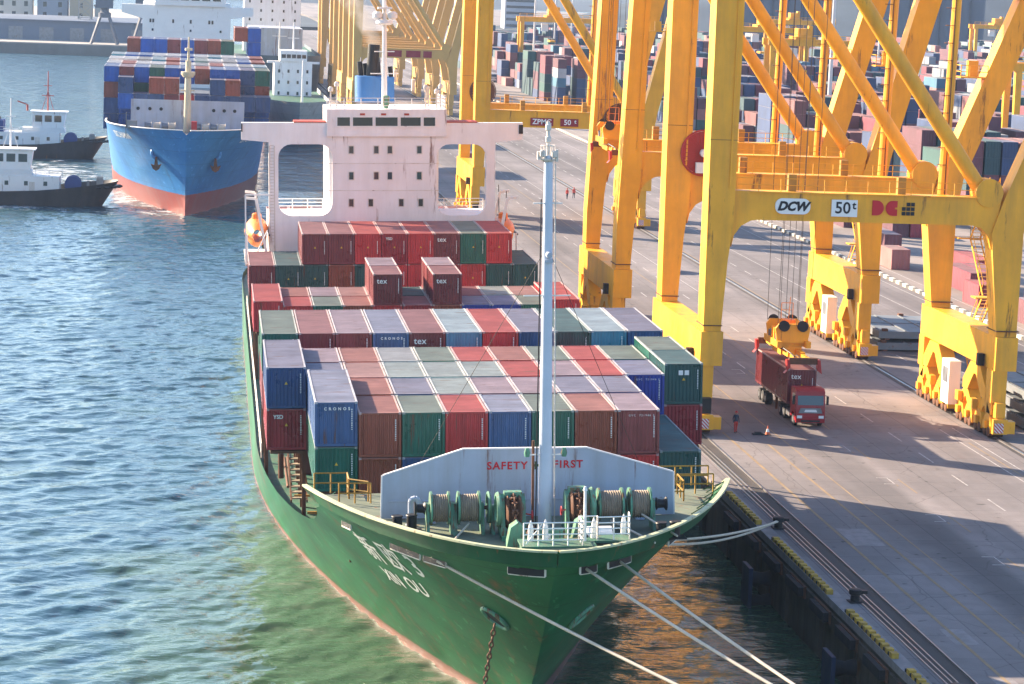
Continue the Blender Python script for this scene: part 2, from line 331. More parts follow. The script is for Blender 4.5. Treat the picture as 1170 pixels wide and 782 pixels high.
M['line_white'] = paint('line_white', (.40, .38, .37), .7, .25, dirt=1.0, dirtcol=(.20, .18, .175), scale=1.2, streak=(1, 1, 1))
M['line_yellow'] = paint('line_yellow', (.26, .18, .10), .8, .25, dirt=.8, dirtcol=(.22, .19, .15), scale=.8, streak=(1, 1, 1))
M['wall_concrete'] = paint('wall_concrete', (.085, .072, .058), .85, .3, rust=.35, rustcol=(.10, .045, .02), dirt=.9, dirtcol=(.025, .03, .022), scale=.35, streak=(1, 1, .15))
# harbour ground: quay apron, then the yard behind the kerb
tag(MB().box(38.95, 88.0, -60, 1500, -6, 4.0).build('quay_apron', [M['concrete']]), kind='structure')
tag(MB().box(88.0, 2500, -60, 2600, -6, 4.0).build('yard_ground', M['yard']), kind='structure')
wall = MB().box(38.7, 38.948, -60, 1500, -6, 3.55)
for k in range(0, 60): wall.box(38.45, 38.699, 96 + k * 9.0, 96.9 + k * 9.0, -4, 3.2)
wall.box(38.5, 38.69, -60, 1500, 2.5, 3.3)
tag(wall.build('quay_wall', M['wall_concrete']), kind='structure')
cap = MB().box(38.62, 39.5, -60, 1500, 3.56, 4.03)
tag(cap.build('quay_coping', M['patch']), kind='structure')
# track strip with crane rail, cable trench and rail track
tag(MB().box(40.35, 41.95, -60, 1400, 4.004, 4.006).build('track_strip', M['track_bed']), kind='structure')
rl = MB()
for x in (40.28, 40.62, 40.95, 41.86, 66.2): rl.box(x - .04, x + .04, -60, 1400, 4.0, 4.05)
rl.box(41.82, 41.9, -60, 1400, 4.05, 4.1); rl.box(66.12, 66.28, -60, 1400, 4.05, 4.09)
tag(rl.build('crane_rails', M['rail_steel']), kind='structure')
tag(MB().box(65.7, 66.05, -60, 1400, 4.004, 4.007).box(66.35, 66.7, -60, 1400, 4.004, 4.007).build('rail_groove', M['track_bed']), kind='structure')
mk = MB()
rnd = random.Random(3)
def dash(x, y0, y1, step, ln, w=.13):
    y = y0
    while y < y1: mk.box(x - w / 2, x + w / 2, y, y + ln, 4.008, 4.011); y += step
dash(57.75, 120.7, 900, 9.05, 4.1); dash(53.0, 231, 900, 9, 3.8); dash(70.6, 130, 1100, 9, 4); dash(78.4, 300, 1100, 9, 4)
for x, y0, y1 in ((62.6, 60, 208), (63.9, 60, 209), (74.2, 150, 1200), (82.2, 100, 1200), (86.4, 60, 1300), (60.2, 300, 1200), (90.6, 200, 1300)): mk.box(x - .055, x + .055, y0, y1, 4.008, 4.011)
for k in range(10):   # small parking brackets
    y = 131.6 + k * 13.15
    for q in (0, 2.3): mk.box(51.5, 52.35, y + q, y + q + .14, 4.012, 4.015)
    mk.box(52.28, 52.36, y + .14, y + 2.3, 4.008, 4.011)
tag(mk.build('white_lane_markings', M['line_white']), kind='structure')
my = MB()
for x, y0, y1, w in ((43.7, 60, 205, .22), (46.3, 60, 200, .2), (47.95, 60, 1200, .12), (63.25, 60, 202, .12), (56.0, 250, 900, .12), (66.9, 240, 900, .12)): my.box(x - w / 2, x + w / 2, y0, y1, 4.007, 4.010)
for k in range(10): my.box(52.3, 52.4, 130.8 + k * 13.15, 131.4 + k * 13.15, 4.016, 4.019).box(53.0, 53.12, 128.3 + k * 13.15, 133.6 + k * 13.15, 4.007, 4.010)
tag(my.build('yellow_lane_markings', M['line_yellow']), kind='structure')
tag(MB().box(43.9, 46.0, 163.2, 168.5, 4.004, 4.006).box(43.2, 44.6, 138, 141.5, 4.004, 4.006).box(43.0, 44.2, 128.5, 131, 4.004, 4.006).build('concrete_patches', M['patch']), kind='structure')
M['kerb'] = stripes('kerb_paint', (.66, .60, .50), (.03, .03, .03), 3.0, (0, 1, 0), .7)
tag(MB().box(87.6, 88.05, 150, 1200, 3.9, 4.38).build('yard_kerb', M['kerb']), kind='structure')

# low hills closing the view behind the yard
M['hill'] = paint('hill_haze_blue', (.040, .058, .075), .95, .35, scale=.02)  # forest tone shifted to blue in the colour, imitating distance haze
hill_rows = []
rnd = random.Random(5)
for j in range(10):
    row = []
    for i in range(90):
        x = 60 + i * 28; f = j / 9; ridge = 90 + 60 * math.sin(i * .13 + .8) + 25 * math.sin(i * .41) + 10 * math.sin(i * 1.3 + 2); ramp_in = min(1, max(0, (x - 150 - 40 * j) / 260))
        row.append((x, 1620 + j * 110 + 30 * math.sin(i * .3 + j), 3 + ridge * math.sin(min(1, f * 1.1) * math.pi * .62) * ramp_in + rnd.uniform(-2, 2) * f))
    hill_rows.append(row)
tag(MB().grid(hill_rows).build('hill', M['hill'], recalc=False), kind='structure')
far = []
for j in range(6):
    far.append([(-900 + i * 45, 2900 + j * 160, -2 + (40 + 30 * math.sin(i * .33 + 1)) * math.sin(j / 5 * math.pi * .6)) for i in range(40)])
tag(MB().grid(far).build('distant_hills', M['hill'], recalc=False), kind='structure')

# far quay across the basin, with its sheds
M['far_wall'] = paint('far_wall', (.16, .16, .15), .85, .15, dirt=.4, scale=.1); M['far_top'] = paint('far_top', (.36, .33, .29), .9, .1, scale=.05)
tag(MB().box(-600, -12, 1112, 1900, -4, 3.9).build('far_quay', M['far_wall']), kind='structure')
tag(MB().box(-600, -13, 1113, 1900, 3.9, 4.3).build('far_quay_top', M['far_top']), kind='structure')
M['shed_blue'] = paint('shed_blue', (.13, .16, .21), .7, .12, scale=.05); M['beige'] = paint('beige_render', (.48, .38, .26), .8, .06, scale=.1); M['cream'] = paint('cream_render', (.50, .46, .40), .8, .06, scale=.1); M['pale_render'] = paint('pale_render', (.36, .38, .42), .8, .05, scale=.1)
t = thing('warehouse', 'long dark blue warehouse on the far quay behind the tugs', 'warehouse', (-120, 1150, 4.3))
MB().box(-180, 108, 0, 40, 0, 8.2).build('wall', M['shed_blue'], t)
MB().prism([(-1, 8.2), (41, 8.2), (41, 8.6), (20, 10.2), (-1, 8.6)], 'x', -181, 109).build('roof', M['shed_blue'], t)
d = MB()
for k in range(22): d.box(-176 + k * 13, -170 + k * 13, -.12, 0, 0, 5.5)
build_each(d, 'door', M['steel'], t)
def block_building(x, y, w, h, dd, mat, label, rows, cols):
    t = thing('tower_block', label, 'building', (x, y, 4.3))
    MB().box(0, w, 0, dd, 0, h).build('wall', mat, t); MB().box(-.4, w + .4, -.4, dd + .4, h, h + .8).build('roof', M['far_top'], t)
    for i in range(rows):
        for j in range(cols):
            MB().box((j + .5) * w / cols - .8, (j + .5) * w / cols + .8, -.08, .05, 4 + i * 4.6, 6.2 + i * 4.6).build('window', M['glass'], t)
block_building(-84, 1200, 16, 24, 14, M['cream'], 'cream block at the far left edge of the far quay', 4, 3)
block_building(-66, 1205, 13.5, 36, 14, M['pale_render'], 'pale grey block between the cream and the beige blocks', 6, 2)
block_building(-51.5, 1200, 10, 30, 14, M['beige'], 'narrow beige silo block right of the pale grey one', 5, 1)
block_building(-40.5, 1204, 6, 14, 10, M['cream'], 'low brown annex beside the beige silo block', 2, 1)
M['dock_crane'] = paint('dock_crane_paint', (.11, .12, .15), .6, .15, scale=.3)
def harbour_crane(x, y, label, s=1.0):
    t = thing('dockside_crane', label, 'crane', (x, y, 4.3), 0, 'old dockside cranes on the far quay')
    for sx in (-1, 1):
        for sy in (-1, 1): MB().bar((sx * 5.5 * s, sy * 5, 0), (sx * 2 * s, sy * 2, 11), .9).build('leg', M['dock_crane'], t)
    MB().lathe([(11, 2.6), (13, 2.6), (13.3, 1.8), (17, 1.6)], (0, 0, 0)).build('turntable', M['dock_crane'], t)
    MB().box(-3.8, 3.4, -2.5, 2.5, 15, 19.5).build('machine_house', M['dock_crane'], t)
    j = MB()
    for sy in (-1, 1): j.bar((2.5, sy * 1.5, 17), (16, 0, 42), .5)
    for k in range(7): j.bar((2.5 + k * 2, -1.3 + k * .18, 17 + k * 3.6), (4.4 + k * 1.9, 1.2 - k * .18, 20 + k * 3.5), .25)
    j.build('jib', M['dock_crane'], t)
harbour_crane(-33.5, 1122, 'dark dockside crane standing in front of the far warehouse'); harbour_crane(-17, 1124, 'dark dockside crane partly behind the blue ship', .9)
t = thing('lattice_tower', 'thin pale lattice tower left of the dark dockside crane', 'tower', (-43, 1160, 4.3))
f_ = MB()
for sx in (-1, 1):
    for sy in (-1, 1): f_.bar((sx * 3, sy * 3, 0), (sx * 2.4, sy * 2.4, 44), .45)
for k in range(9):
    for sx in (-1, 1): f_.bar((sx * 2.9, -2.9, k * 5), (-sx * 2.7, -2.8, k * 5 + 5), .3)
    f_.bar((-2.9, -2.9, k * 5), (2.9, -2.9, k * 5), .3)
f_.build('frame', M['far_top'], t)
# pale city towers right of the far cranes
for i, (x, y, w, h, lb) in enumerate(((170, 1660, 22, 70, 'pale lattice-faced tower standing left in the haze behind the yard'), (205, 1700, 20, 55, 'lower hazy tower right of the pale one'))):
    t = thing('tower_block', lb, 'building', (x, y, 4)); MB().box(0, w, 0, 20, 0, h).build('wall', M['pale_render'], t)
    mb = MB()
    for k in range(int(h / 4)): mb.box(1, w - 1, -.1, .05, 2 + k * 4, 3.6 + k * 4)
    mb.build('window_bands', M['glass'], t)
# grey steel silo sheds against the hill
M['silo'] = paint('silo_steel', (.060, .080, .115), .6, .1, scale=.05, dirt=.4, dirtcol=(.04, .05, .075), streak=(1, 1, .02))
for k, (x, w, h, y) in enumerate(((262, 34, 52, 1470), (318, 60, 44, 1480), (404, 70, 60, 1500))):
    t = thing('grain_silo', ('narrow', 'wide', 'tallest')[k] + ' block of slate blue silos in the haze behind the yard', 'silo', (x, y, 4))
    mb = MB(); n = int(w / 9)
    for i in range(n): mb.lathe([(0, 5), (h, 5), (h + 1.5, 3)], (i * 9, 0, 0), n=16)
    mb.build('bins', M['silo'], t); MB().box(-5, w - 4, -3, 3, h + 1.2, h + 5).build('gallery', M['silo'], t)

# ------------------------------------------------------------------ quay furniture
def bollard(x, y, label):
    t = thing('bollard', label, 'bollard', (x, y, 4.03), 0, 'mooring bollards on the quay edge')
    MB().lathe([(0, .42), (.08, .42), (.1, .34), (.5, .34), (.58, .46), (.92, .48), (.98, .36)], (0, 0, 0), n=14).box(-.2, .85, -.2, .2, .62, .86).build('post', M['black'], t)
    MB().box(-.5, .5, -.5, .5, 0, .06).build('base_plate', M['rubber'], t); t.scale = (.82, .82, .8)
for i, (y, lb) in enumerate(((168.3, 'black bollard beside the ship bow with two mooring lines looped on it'), (147.8, 'black bollard on the quay edge near the bottom right, no line on it'), (127.0, 'black bollard at the bottom edge of the picture'))): bollard(39.95, y, lb)
def edge_blocks(y0, y1, label):
    t = thing('edge_kerb', label, 'kerb', (38.85, y0, 4.03), 0, 'striped kerbs along the quay edge')
    n = int((y1 - y0) / .95); a = MB(); b = MB()
    for k in range(n):
        a.box(-.2, .2, k * .95, k * .95 + .5, 0, .3); 
        b.box(-.17, .17, k * .95 + .6, k * .95 + .95, 0, .17)
    a.build('yellow_blocks', M['kerb_yellow'], t); b.build('black_blocks', M['rubber'], t)
M['kerb_yellow'] = paint('kerb_yellow', (.50, .31, .05), .7, .3, dirt=.8, dirtcol=(.12, .09, .06), scale=1.5, streak=(1, 1, .5))
edge_blocks(169.3, 180, 'yellow and black kerb beside the ship bow'); edge_blocks(149.5, 164.8, 'yellow and black kerb between the two dark bollards'); edge_blocks(134.8, 146, 'yellow and black kerb in front of the lower bollard'); edge_blocks(118, 132.8, 'yellow and black kerb at the bottom edge of the picture')
for k in range(9):   # pads along the coping
    y = 122 + k * 6.4
    t = thing('fender_pad', ('black rubber pad on the quay wall, %s from the bottom edge of the picture' % ['first', 'second', 'third', 'fourth', 'fifth', 'sixth', 'seventh', 'eighth', 'ninth'][k]), 'fender', (38.3, y, 3.1), 0, 'rubber pads along the quay wall')
    MB().box(-.28, .14, 0, 3.6, -.28, .28).build('pad', M['rubber'], t); MB().box(.05, .19, -.15, 3.75, -.4, .36).build('bracket', M['rust'], t)
M['fender_blue'] = paint('fender_blue', (.02, .035, .075), .6, .2, dirt=.5, scale=.6)
for k, y in enumerate((141.5, 163.5)):
    t = thing('fender', ('dark blue frame fender on the quay wall %s the bow' % ('forward of' if k == 0 else 'in the shade beside')), 'fender', (38.4, y, 0), 0, 'large frame fenders')
    MB().box(-1.6, -1.35, -1.1, 1.1, -.8, 2.6).build('face_panel', M['fender_blue'], t)
    for z in (.2, 1.7): MB().lathe([(-1.35, .55), (-.5, .4), (.05, .55)], (0, 0, z), 'x', 12).build('rubber_cone', M['rubber'], t)

# ================================================================== SHIPS
def hull_rows(shape, ys, zs_of, side):
    return [[(shape['cx'] + side * shape['hb'](y, z), y, z) for z in zs_of(y)] for y in ys]
GX = 16.2
def g_y0(z): return 137 - 14.6 * (max(z, 0) / 12.2) ** .8 if z > 0 else 137 + z * .2
def g_hb(y, z):
    g = min(max(z, 0), 12.8) / 12.2; f = g ** 1.3
    L = 74 + (34 - 74) * f; n = 2 + .2 * f; m = 1 - .4 * g; t = (y - g_y0(z)) / L
    if t <= 0: return 0.0
    h = 13.5 * (1 - (1 - min(t, 1)) ** n) ** m
    if y > 285: h *= 1 - .35 * ((y - 285) / 22) ** 2 * (1 - g * .8)
    return h
def g_top(y):
    pts = [(120, 12.08), (124, 12.05), (134, 12.1), (139.6, 12.1), (140.2, 11.7), (140.8, 10.9), (142, 10.4), (143.75, 10.0), (146.5, 9.0), (150, 8.0), (154, 7.2), (160, 6.5), (168, 6.0), (400, 6.0)]
    for (a, b), (c, d) in zip(pts, pts[1:]):
        if y <= c: return b + (d - b) * (y - a) / (c - a)
def hull_mat(name, top, boot, zboot, faded, rust=.2):
    m, nt, b, lk = newmat(name); tc = N(nt, 'ShaderNodeTexCoord').outputs['Object']
    sep = N(nt, 'ShaderNodeSeparateXYZ'); lk.new(tc, sep.inputs[0])
    n1 = noise(nt, tc, .12, 6, .6); n2 = noise(nt, tc, .5, 6, .7, mapping=(1, 1, .12)); n3 = noise(nt, tc, 1.1, 5, .6)
    c = mixc(nt, ramp(nt, n1, [(.35, 0.0), (.7, 1.0)]), top, faded)
    c = mixc(nt, ramp(nt, n2, [(.5, 0.0), (.72, .5)]), c, tuple(x * .6 for x in top))
    c = mixc(nt, ramp(nt, n2, [(.66 - rust * .15, 0.0), (.73, rust * 2)]), c, (.17, .08, .035))
    c = mixc(nt, ramp(nt, n3, [(.62, 0.0), (.66, .35)]), c, tuple(min(1, x * 1.6 + .05) for x in faded))
    # plate seams and welds
    cb_ = N(nt, 'ShaderNodeCombineXYZ'); lk.new(sep.outputs[1], cb_.inputs[0]); lk.new(sep.outputs[2], cb_.inputs[1])
    br = N(nt, 'ShaderNodeTexBrick'); br.inputs['Scale'].default_value = 1; br.inputs['Brick Width'].default_value = 6.5; br.inputs['Row Height'].default_value = 2.1; br.inputs['Mortar Size'].default_value = .035; br.inputs['Mortar Smooth'].default_value = .6
    br.inputs['Color1'].default_value = (1, 1, 1, 1); br.inputs['Color2'].default_value = (.88, .9, .9, 1); br.inputs['Mortar'].default_value = (.62, .62, .6, 1); lk.new(cb_.outputs[0], br.inputs['Vector'])
    c = mixc(nt, 1.0, c, br.outputs['Color'], 'MULTIPLY')
    n5 = noise(nt, tc, .9, 6, .75, mapping=(1, 1, .07)); low = N(nt, 'ShaderNodeMapRange'); lk.new(sep.outputs[2], low.inputs[0]); low.inputs[1].default_value = 9; low.inputs[2].default_value = 1; rs = N(nt, 'ShaderNodeMath', operation='MULTIPLY'); lk.new(low.outputs[0], rs.inputs[0]); lk.new(ramp(nt, n5, [(.55, 0.0), (.68, rust * 1.6)]), rs.inputs[1])
    c = mixc(nt, rs.outputs[0], c, (.14, .075, .035))
    ad = N(nt, 'ShaderNodeMath', operation='MULTIPLY_ADD'); lk.new(n3, ad.inputs[0]); ad.inputs[1].default_value = .35; lk.new(sep.outputs[2], ad.inputs[2])
    g = N(nt, 'ShaderNodeMath', operation='LESS_THAN'); lk.new(ad.outputs[0], g.inputs[0]); g.inputs[1].default_value = zboot
    bc = mixc(nt, ramp(nt, n2, [(.4, 0.0), (.7, .7)]), boot, tuple(x * .5 + .08 for x in boot))
    c = mixc(nt, g.outputs[0], c, bc); lk.new(c, b.inputs['Base Color']); b.inputs['Roughness'].default_value = .42; b.inputs['Specular IOR Level'].default_value = .4
    bp = N(nt, 'ShaderNodeBump'); bp.inputs['Strength'].default_value = .25; bp.inputs['Distance'].default_value = .15; lk.new(n1, bp.inputs['Height']); lk.new(bp.outputs[0], b.inputs['Normal'])
    return m
M['hull_green'] = hull_mat('hull_green', (.003, .072, .026), (.17, .075, .055), .42, (.020, .185, .072), .6)
M['bulwark_green'] = paint('bulwark_green', (.003, .075, .027), .5, .2, rust=.2, dirt=.3, scale=.5)
M['bulwark_top'] = paint('bulwark_top', (.42, .44, .28), .6, .15, rust=.25, scale=.8)

ship = thing('container_ship', 'green container ship with a white bridge moored along the quay under its container stacks', 'container ship', (0, 0, 0), frame=SHIP)
ys = [122.0, 122.12, 122.16, 122.2, 122.26, 122.36, 122.5, 122.7, 123.0, 123.4, 123.9, 124.5, 125.2, 126] + [126.6 + .7 * k for k in range(19)] + [139.6 + k * .4 for k in range(18)] + [147 + k * 3 for k in range(20)] + [212, 225, 245, 265, 285, 290, 295, 300, 304, 307]
NZ = 26
hullmb = MB()
for side in (-1, 1):
    rows = []
    # one column per height so the raked stem is followed exactly
    for y in ys:
        zt = g_top(y); r = []
        for k in range(NZ):
            z = -1.5 + (zt + 1.5) * k / (NZ - 1)
            yy = max(y, g_y0(z)); r.append((GX + side * g_hb(yy, z), yy, z))
        rows.append(r)
    hullmb.grid(rows)
# transom
hullmb.grid([[(GX - g_hb(307, z), 307, z) for z in (-1.5, 2, 5, 7.5)], [(GX + g_hb(307, z), 307, z) for z in (-1.5, 2, 5, 7.5)]])
hull = hullmb.build('hull', M['hull_green'], ship, recalc=False, angle=50)
# bulwark cap rail and inside face of the bulwark
capm = MB(); inner = MB()
for side in (-1, 1):
    yc = [y for y in ys if y <= 140.9]
    out = []
    for y in yc:
        z = g_top(y); yy = max(y, g_y0(z) + .001); out.append((GX + side * g_hb(yy, z), yy, z))
    for p, q in zip(out, out[1:]):
        if (Vector(p) - Vector(q)).length > .004: capm.bar(p, q, .26, .1)
    inner.grid([[(GX + (x - GX) * .985, y + .12, z), (GX + (x - GX) * .955, y + .3, 11.2)] for x, y, z in out if y < 139.6])
    for x, y, z in out[14::2]:
        inner.bar((x - side * .15, y + .2, z - .1), (x - side * 1.0, y + .9, 11.25), .06, .05)
inner.build('bulwark', M['bulwark_green'], ship, recalc=False); capm.build('cap_rail', M['bulwark_top'], ship)
# decks
fd = []
for y in [122.9, 123.3, 124, 125, 126.5, 128, 130, 133, 136, 139, 141.1]:
    w = g_hb(y, 11.25); fd.append([(GX - w + .1, y, 11.25), (GX, y, 11.33), (GX + w - .1, y, 11.25)])
MB().grid(fd).build('forecastle_deck', M['deck_dusty'], ship, recalc=False)
MB().prism([(GX - g_hb(141, z) + .08, z) for z in (5.5, 6.5, 7.5, 8.5, 9.5, 10.6)] + [(GX - 11.0, 11.24), (GX + 11.0, 11.24)] + [(GX + g_hb(141, z) - .08, z) for z in (10.6, 9.5, 8.5, 7.5, 6.5, 5.5)], 'y', 141.0, 141.15).build('forecastle_bulkhead', M['bulwark_green'], ship)
md = []
for y in list(range(141, 206, 3)) + [285, 290, 295, 300, 304, 306.8]:
    w = g_hb(y, 5.5); md.append([(GX - w + .05, y, 5.5), (GX + w - .05, y, 5.5)])
MB().grid(md).build('main_deck', M['deck_green'], ship, recalc=False)
# knuckle line and draught marks on the port bow
def on_hull(mb, side=-1, off=.03):
    """letters laid out as (along, -, up) with along = y (towards the bow negative), wrapped on to the shell plating"""
    out = []
    for (s, d, z) in mb.v:
        y = s; o = off if d <= 0 else 0.0
        out.append((GX + side * (g_hb(y, z) + off), y - off * .6, z))
    mb.v = out; return mb
def subdiv_text(mb):
    me = mb.mesh('tmp', recalc=False); bm = bmesh.new(); bm.from_mesh(me)
    bmesh.ops.triangulate(bm, faces=bm.faces)
    for _ in range(2): bmesh.ops.subdivide_edges(bm, edges=[e for e in bm.edges if e.calc_length() > .35], cuts=1)
    bmesh.ops.triangulate(bm, faces=bm.faces)
    r = MB(); r.raw([v.co[:] for v in bm.verts], [tuple(v.index for v in f.verts) for f in bm.faces]); bm.free(); bpy.data.meshes.remove(me); return r
def hull_text(s, size, yc, zc, side=-1, sx=1.0, slant=0, name='ship_name'):
    mb = text_mb(s, size, depth=0, offset=.025)
    # text x runs towards the bow on the port side (decreasing y) and away from it on the starboard side
    mb.v = [(yc + (-x if side < 0 else x) * sx + slant * z, 0, zc + z) for x, y, z in mb.v]
    mb = subdiv_text(mb); return on_hull(mb, side).build(name, M['letter_white'], hull, recalc=False)
SLN = -.6
hull_text('新', 1.95, 138.9, 8.6, sx=1.1, slant=SLN); hull_text('欧', 1.95, 136.1, 8.7, sx=1.1, slant=SLN); hull_text('3', 1.9, 133.7, 8.8, slant=SLN)
hull_text('XIN', 1.3, 140.3, 6.7, sx=1.0, slant=SLN); hull_text('OU', 1.35, 137.2, 6.9, sx=1.1, slant=SLN)
hull_text('XIN OU', 1.3, 140.3, 6.9, 1); hull_text('新欧', 1.7, 138.3, 8.8, 1)
def shell_slot(y0_, y1_, z0_, z1_, side, name='fairlead'):
    mid = (z0_ + z1_) / 2; fr = MB(); n = 8; pts = []
    for k in range(n + 1):
        t = k / n; y = y0_ + (y1_ - y0_) * t; z = z0_ + (z1_ - z0_) * t; pts.append((GX + side * (g_hb(y, z) + .02), y - .03, z))
    hole = MB(); h = .22
    up_ = [(x + side * .03, y - .05, z + h) for x, y, z in pts]; dn = [(x + side * .03, y - .05, z - h) for x, y, z in pts]
    hole.grid([[a, b] for a, b in zip(up_, dn)]); hole.build(name, M['black'], hull, recalc=False)
    o = hull; fr.path([(x, y, z + h) for x, y, z in pts], .06).path([(x, y, z - h) for x, y, z in pts], .06)
    fr.bar((pts[0][0], pts[0][1], pts[0][2] - h), (pts[0][0], pts[0][1], pts[0][2] + h), .1).bar((pts[-1][0], pts[-1][1], pts[-1][2] - h), (pts[-1][0], pts[-1][1], pts[-1][2] + h), .1)
    fr.build('fairlead_rim', M['white_rusty'], hull)
shell_slot(133.4, 130.9, 10.15, 10.1, -1); shell_slot(130.6, 129.0, 10.1, 10.1, -1)
shell_slot(124.95, 123.9, 10.7, 10.75, -1); shell_slot(124.3, 125.0, 10.75, 10.7, 1); shell_slot(125.6, 127.2, 10.7, 10.65, 1)
shell_slot(138.9, 137.6, 10.2, 10.25, -1); shell_slot(134, 136.4, 9.9, 9.9, 1); None
for side, yy in ((-1, 130.3), (1, 130.3)):      # hawse pipes
    zz = 6.9; pc = Vector((GX + side * g_hb(yy, zz), yy, zz)); ta = (Vector((GX + side * g_hb(yy + .4, zz), yy + .4, zz)) - pc).normalized(); tb = (Vector((GX + side * g_hb(yy, zz + .4), yy, zz + .4)) - pc).normalized()
    nn = ta.cross(tb).normalized(); nn = nn if nn.x * side > 0 else -nn
    pts = [pc + nn * .06 + ta * (.62 * math.cos(a)) + tb * (.75 * math.sin(a)) for a in [2 * math.pi * q / 24 for q in range(25)]]
    MB().path(pts, .12, 8).build('hawse_lip', M['mint'], hull)
    MB().raw([pc + nn * .08] + pts[:-1], [(0, k + 1, (k + 1) % 24 + 1) for k in range(24)]).build('hawse_pipe', M['black'], hull)
# chain from the port hawse down to the water
def chain(name, a, b, n, sag, r=.05, L=.28, frame=None, **k):
    mb = MB(); a = Vector(a); b = Vector(b)
    for i in range(n):
        t = (i + .5) / n; p = a.lerp(b, t) + Vector((0, 0, -sag * 4 * t * (1 - t))); d = (b - a).normalized()
        e = Vector((1, 0, 0)) if i % 2 else Vector((0, 1, 0)); e = (e - d * e.dot(d)).normalized()
        pts = [p + d * (L * .5 * math.cos(u)) + e * (L * .30 * math.sin(u)) for u in [2 * math.pi * q / 8 for q in range(9)]]
        mb.path(pts, r, 5)
    o = mb.build(name, M['rust'])
    if frame: o.matrix_basis = frame
    return tag(o, **k)
chain('anchor_chain', (GX - g_hb(130.3, 6.9) - .1, 129.8, 6.7), (12.55, 128.6, -.2), 26, .25, r=.055, L=.34, frame=SHIP, label='rusty anchor chain hanging from the green port bow into the water', cat='chain')

# breakwater
bw = thing('breakwater', 'blue grey breakwater plate with SAFETY FIRST lettering on the foredeck', 'breakwater', (16.2, 134.3, 11.3), frame=SHIP)
MB().prism([(-7.75, 0), (7.65, 0), (7.6, 2.3), (3.0, 3.65), (-3.5, 3.65), (-7.7, 2.3)], 'y', 0, .12).build('plate', M['grey_blue'], bw)
rim = MB(); pts = [(-7.75, 0), (-7.7, 2.3), (-3.5, 3.65), (3.0, 3.65), (7.6, 2.3), (7.65, 0)]
for (x0, z0), (x1, z1) in zip(pts, pts[1:]): rim.bar((x0, .06, z0), (x1, .06, z1), .18, .07)
rim.build('rim', M['white_paint'], bw)
for k in range(9): MB().prism([(.12, 0), (1.6, 0), (.12, 2.0)], 'x', -7 + k * 1.75, -6.95 + k * 1.75).build('bracket', M['grey_blue'], bw)
MB().box(-7.4, 7.3, -.05, -.001, .9, .95).build('stiffener', M['grey_blue'], bw)
moved(text_mb('SAFETY', .56, .02, spacing=1.2, offset=.012), -1.2, -.02, 2.72).build('lettering', M['sign_red'], bw)
moved(text_mb('FIRST', .56, .02, spacing=1.2, offset=.012), 2.02, -.02, 2.76).build('lettering', M['sign_red'], bw)
MB().box(.12, .52, -.03, -.005, 2.67, 2.8).box(.255, .385, -.034, -.006, 2.52, 2.95).build('cross', M['bulwark_green'], bw)

# foremast
fm = thing('foremast', 'tall pale blue foremast with a lamp head, standing behind the bow rail', 'mast', (16.62, 131.2, 11.3), frame=SHIP)
M['mast_paint'] = paint('mast_paint', (.50, .56, .66), .4, .06, rust=.12, scale=.6)
MB().tube((0, 0, 0), (.02, 0, 19.2), .36, .22, 20).build('pole', M['mast_paint'], fm)
MB().lathe([(18.9, .3), (19.0, .38), (19.05, .38)], (0, 0, 0), n=14).build('top_platform', M['white_rusty'], fm)
rb = MB(); rb.ring((0, 0, 19.7), 'z', .36, .025, 16, 5)
for k in range(6): a = k * math.pi / 3; rb.tube((.36 * math.cos(a), .36 * math.sin(a), 19), (.36 * math.cos(a), .36 * math.sin(a), 19.7), .02, n=5)
rb.build('basket_rail', M['white_rusty'], fm)
lamp = MB(); 
for x, y, z in ((-.3, -.25, 19.3), (.28, -.2, 19.25), (0, 0, 20.0), (0, 0, 20.6)): lamp.lathe([(-.16, .08), (-.12, .15), (.14, .15), (.2, .06)], (x, y, z), n=10)
lamp.tube((0, 0, 19), (0, 0, 20.9), .09, n=8); lamp.box(-.55, -.38, -.15, .15, 19, 19.4).box(.36, .5, -.15, .15, 18.9, 19.5); lamp.build('lamp', M['white_rusty'], fm)
for z, w in ((16.8, .75), (12.1, 1.2), (3.9, .9)): MB().bar((-w, -.1, z), (w, -.1, z), .06).build('yard_arm', M['white_clean'], fm)
MB().lathe([(-.15, .14), (.15, .2)], (.05, -.42, 14.2), 'y', 12).box(-.2, .25, -.45, 0, 13.8, 13.95).build('floodlight', M['grey_blue'], fm)
for s in (-1, 1): MB().tube((s * .9, -.1, 4.2), (s * .9, -.1, 3.9), .05).lathe([(0, .12), (.2, .17), (.45, .1)], (s * .95, -.1, 3.8), n=10).build('horn', M['mint'], fm)
ld = MB()
for s in (-.16, .16): ld.tube((.5 + s * 0, s - .0, .2), (.36, s, 18.8), .02, n=4)
for k in range(46): ld.tube((.5 - k * .003, -.16, .5 + k * .4), (.5 - k * .003, .16, .5 + k * .4), .015, n=4)
ld.build('ladder', M['white_rusty'], fm)
MB().tube((-.62, .1, 0), (-.62, .1, 4.6), .07, n=8).build('pipe', M['rust'], fm)
MB().tube((-.5, -.2, 0), (-.34, -.1, 17), .035, n=6).build('cable', M['black'], fm)
for x0_, z0_, p in ((0, 14.6, (-5.4, 17.5, -1)), (0, 14.6, (6.1, 22, -1.2))):
    pass
for (p, lb) in (((-6.6, 12.5, -1.4), 'thin stay wire running from the foremast down to the port rail over the containers'), ((7.8, 13.6, -1.5), 'thin stay wire running from the foremast down to the starboard rail')):
    o = MB().tube((16.62, 131.2, 25.9), (16.62 + p[0], 131.2 + p[1], 11.3 + p[2] + .6), .016, n=5).build('stay_wire', M['wire']); o.matrix_basis = SHIP; tag(o, lb, 'wire')

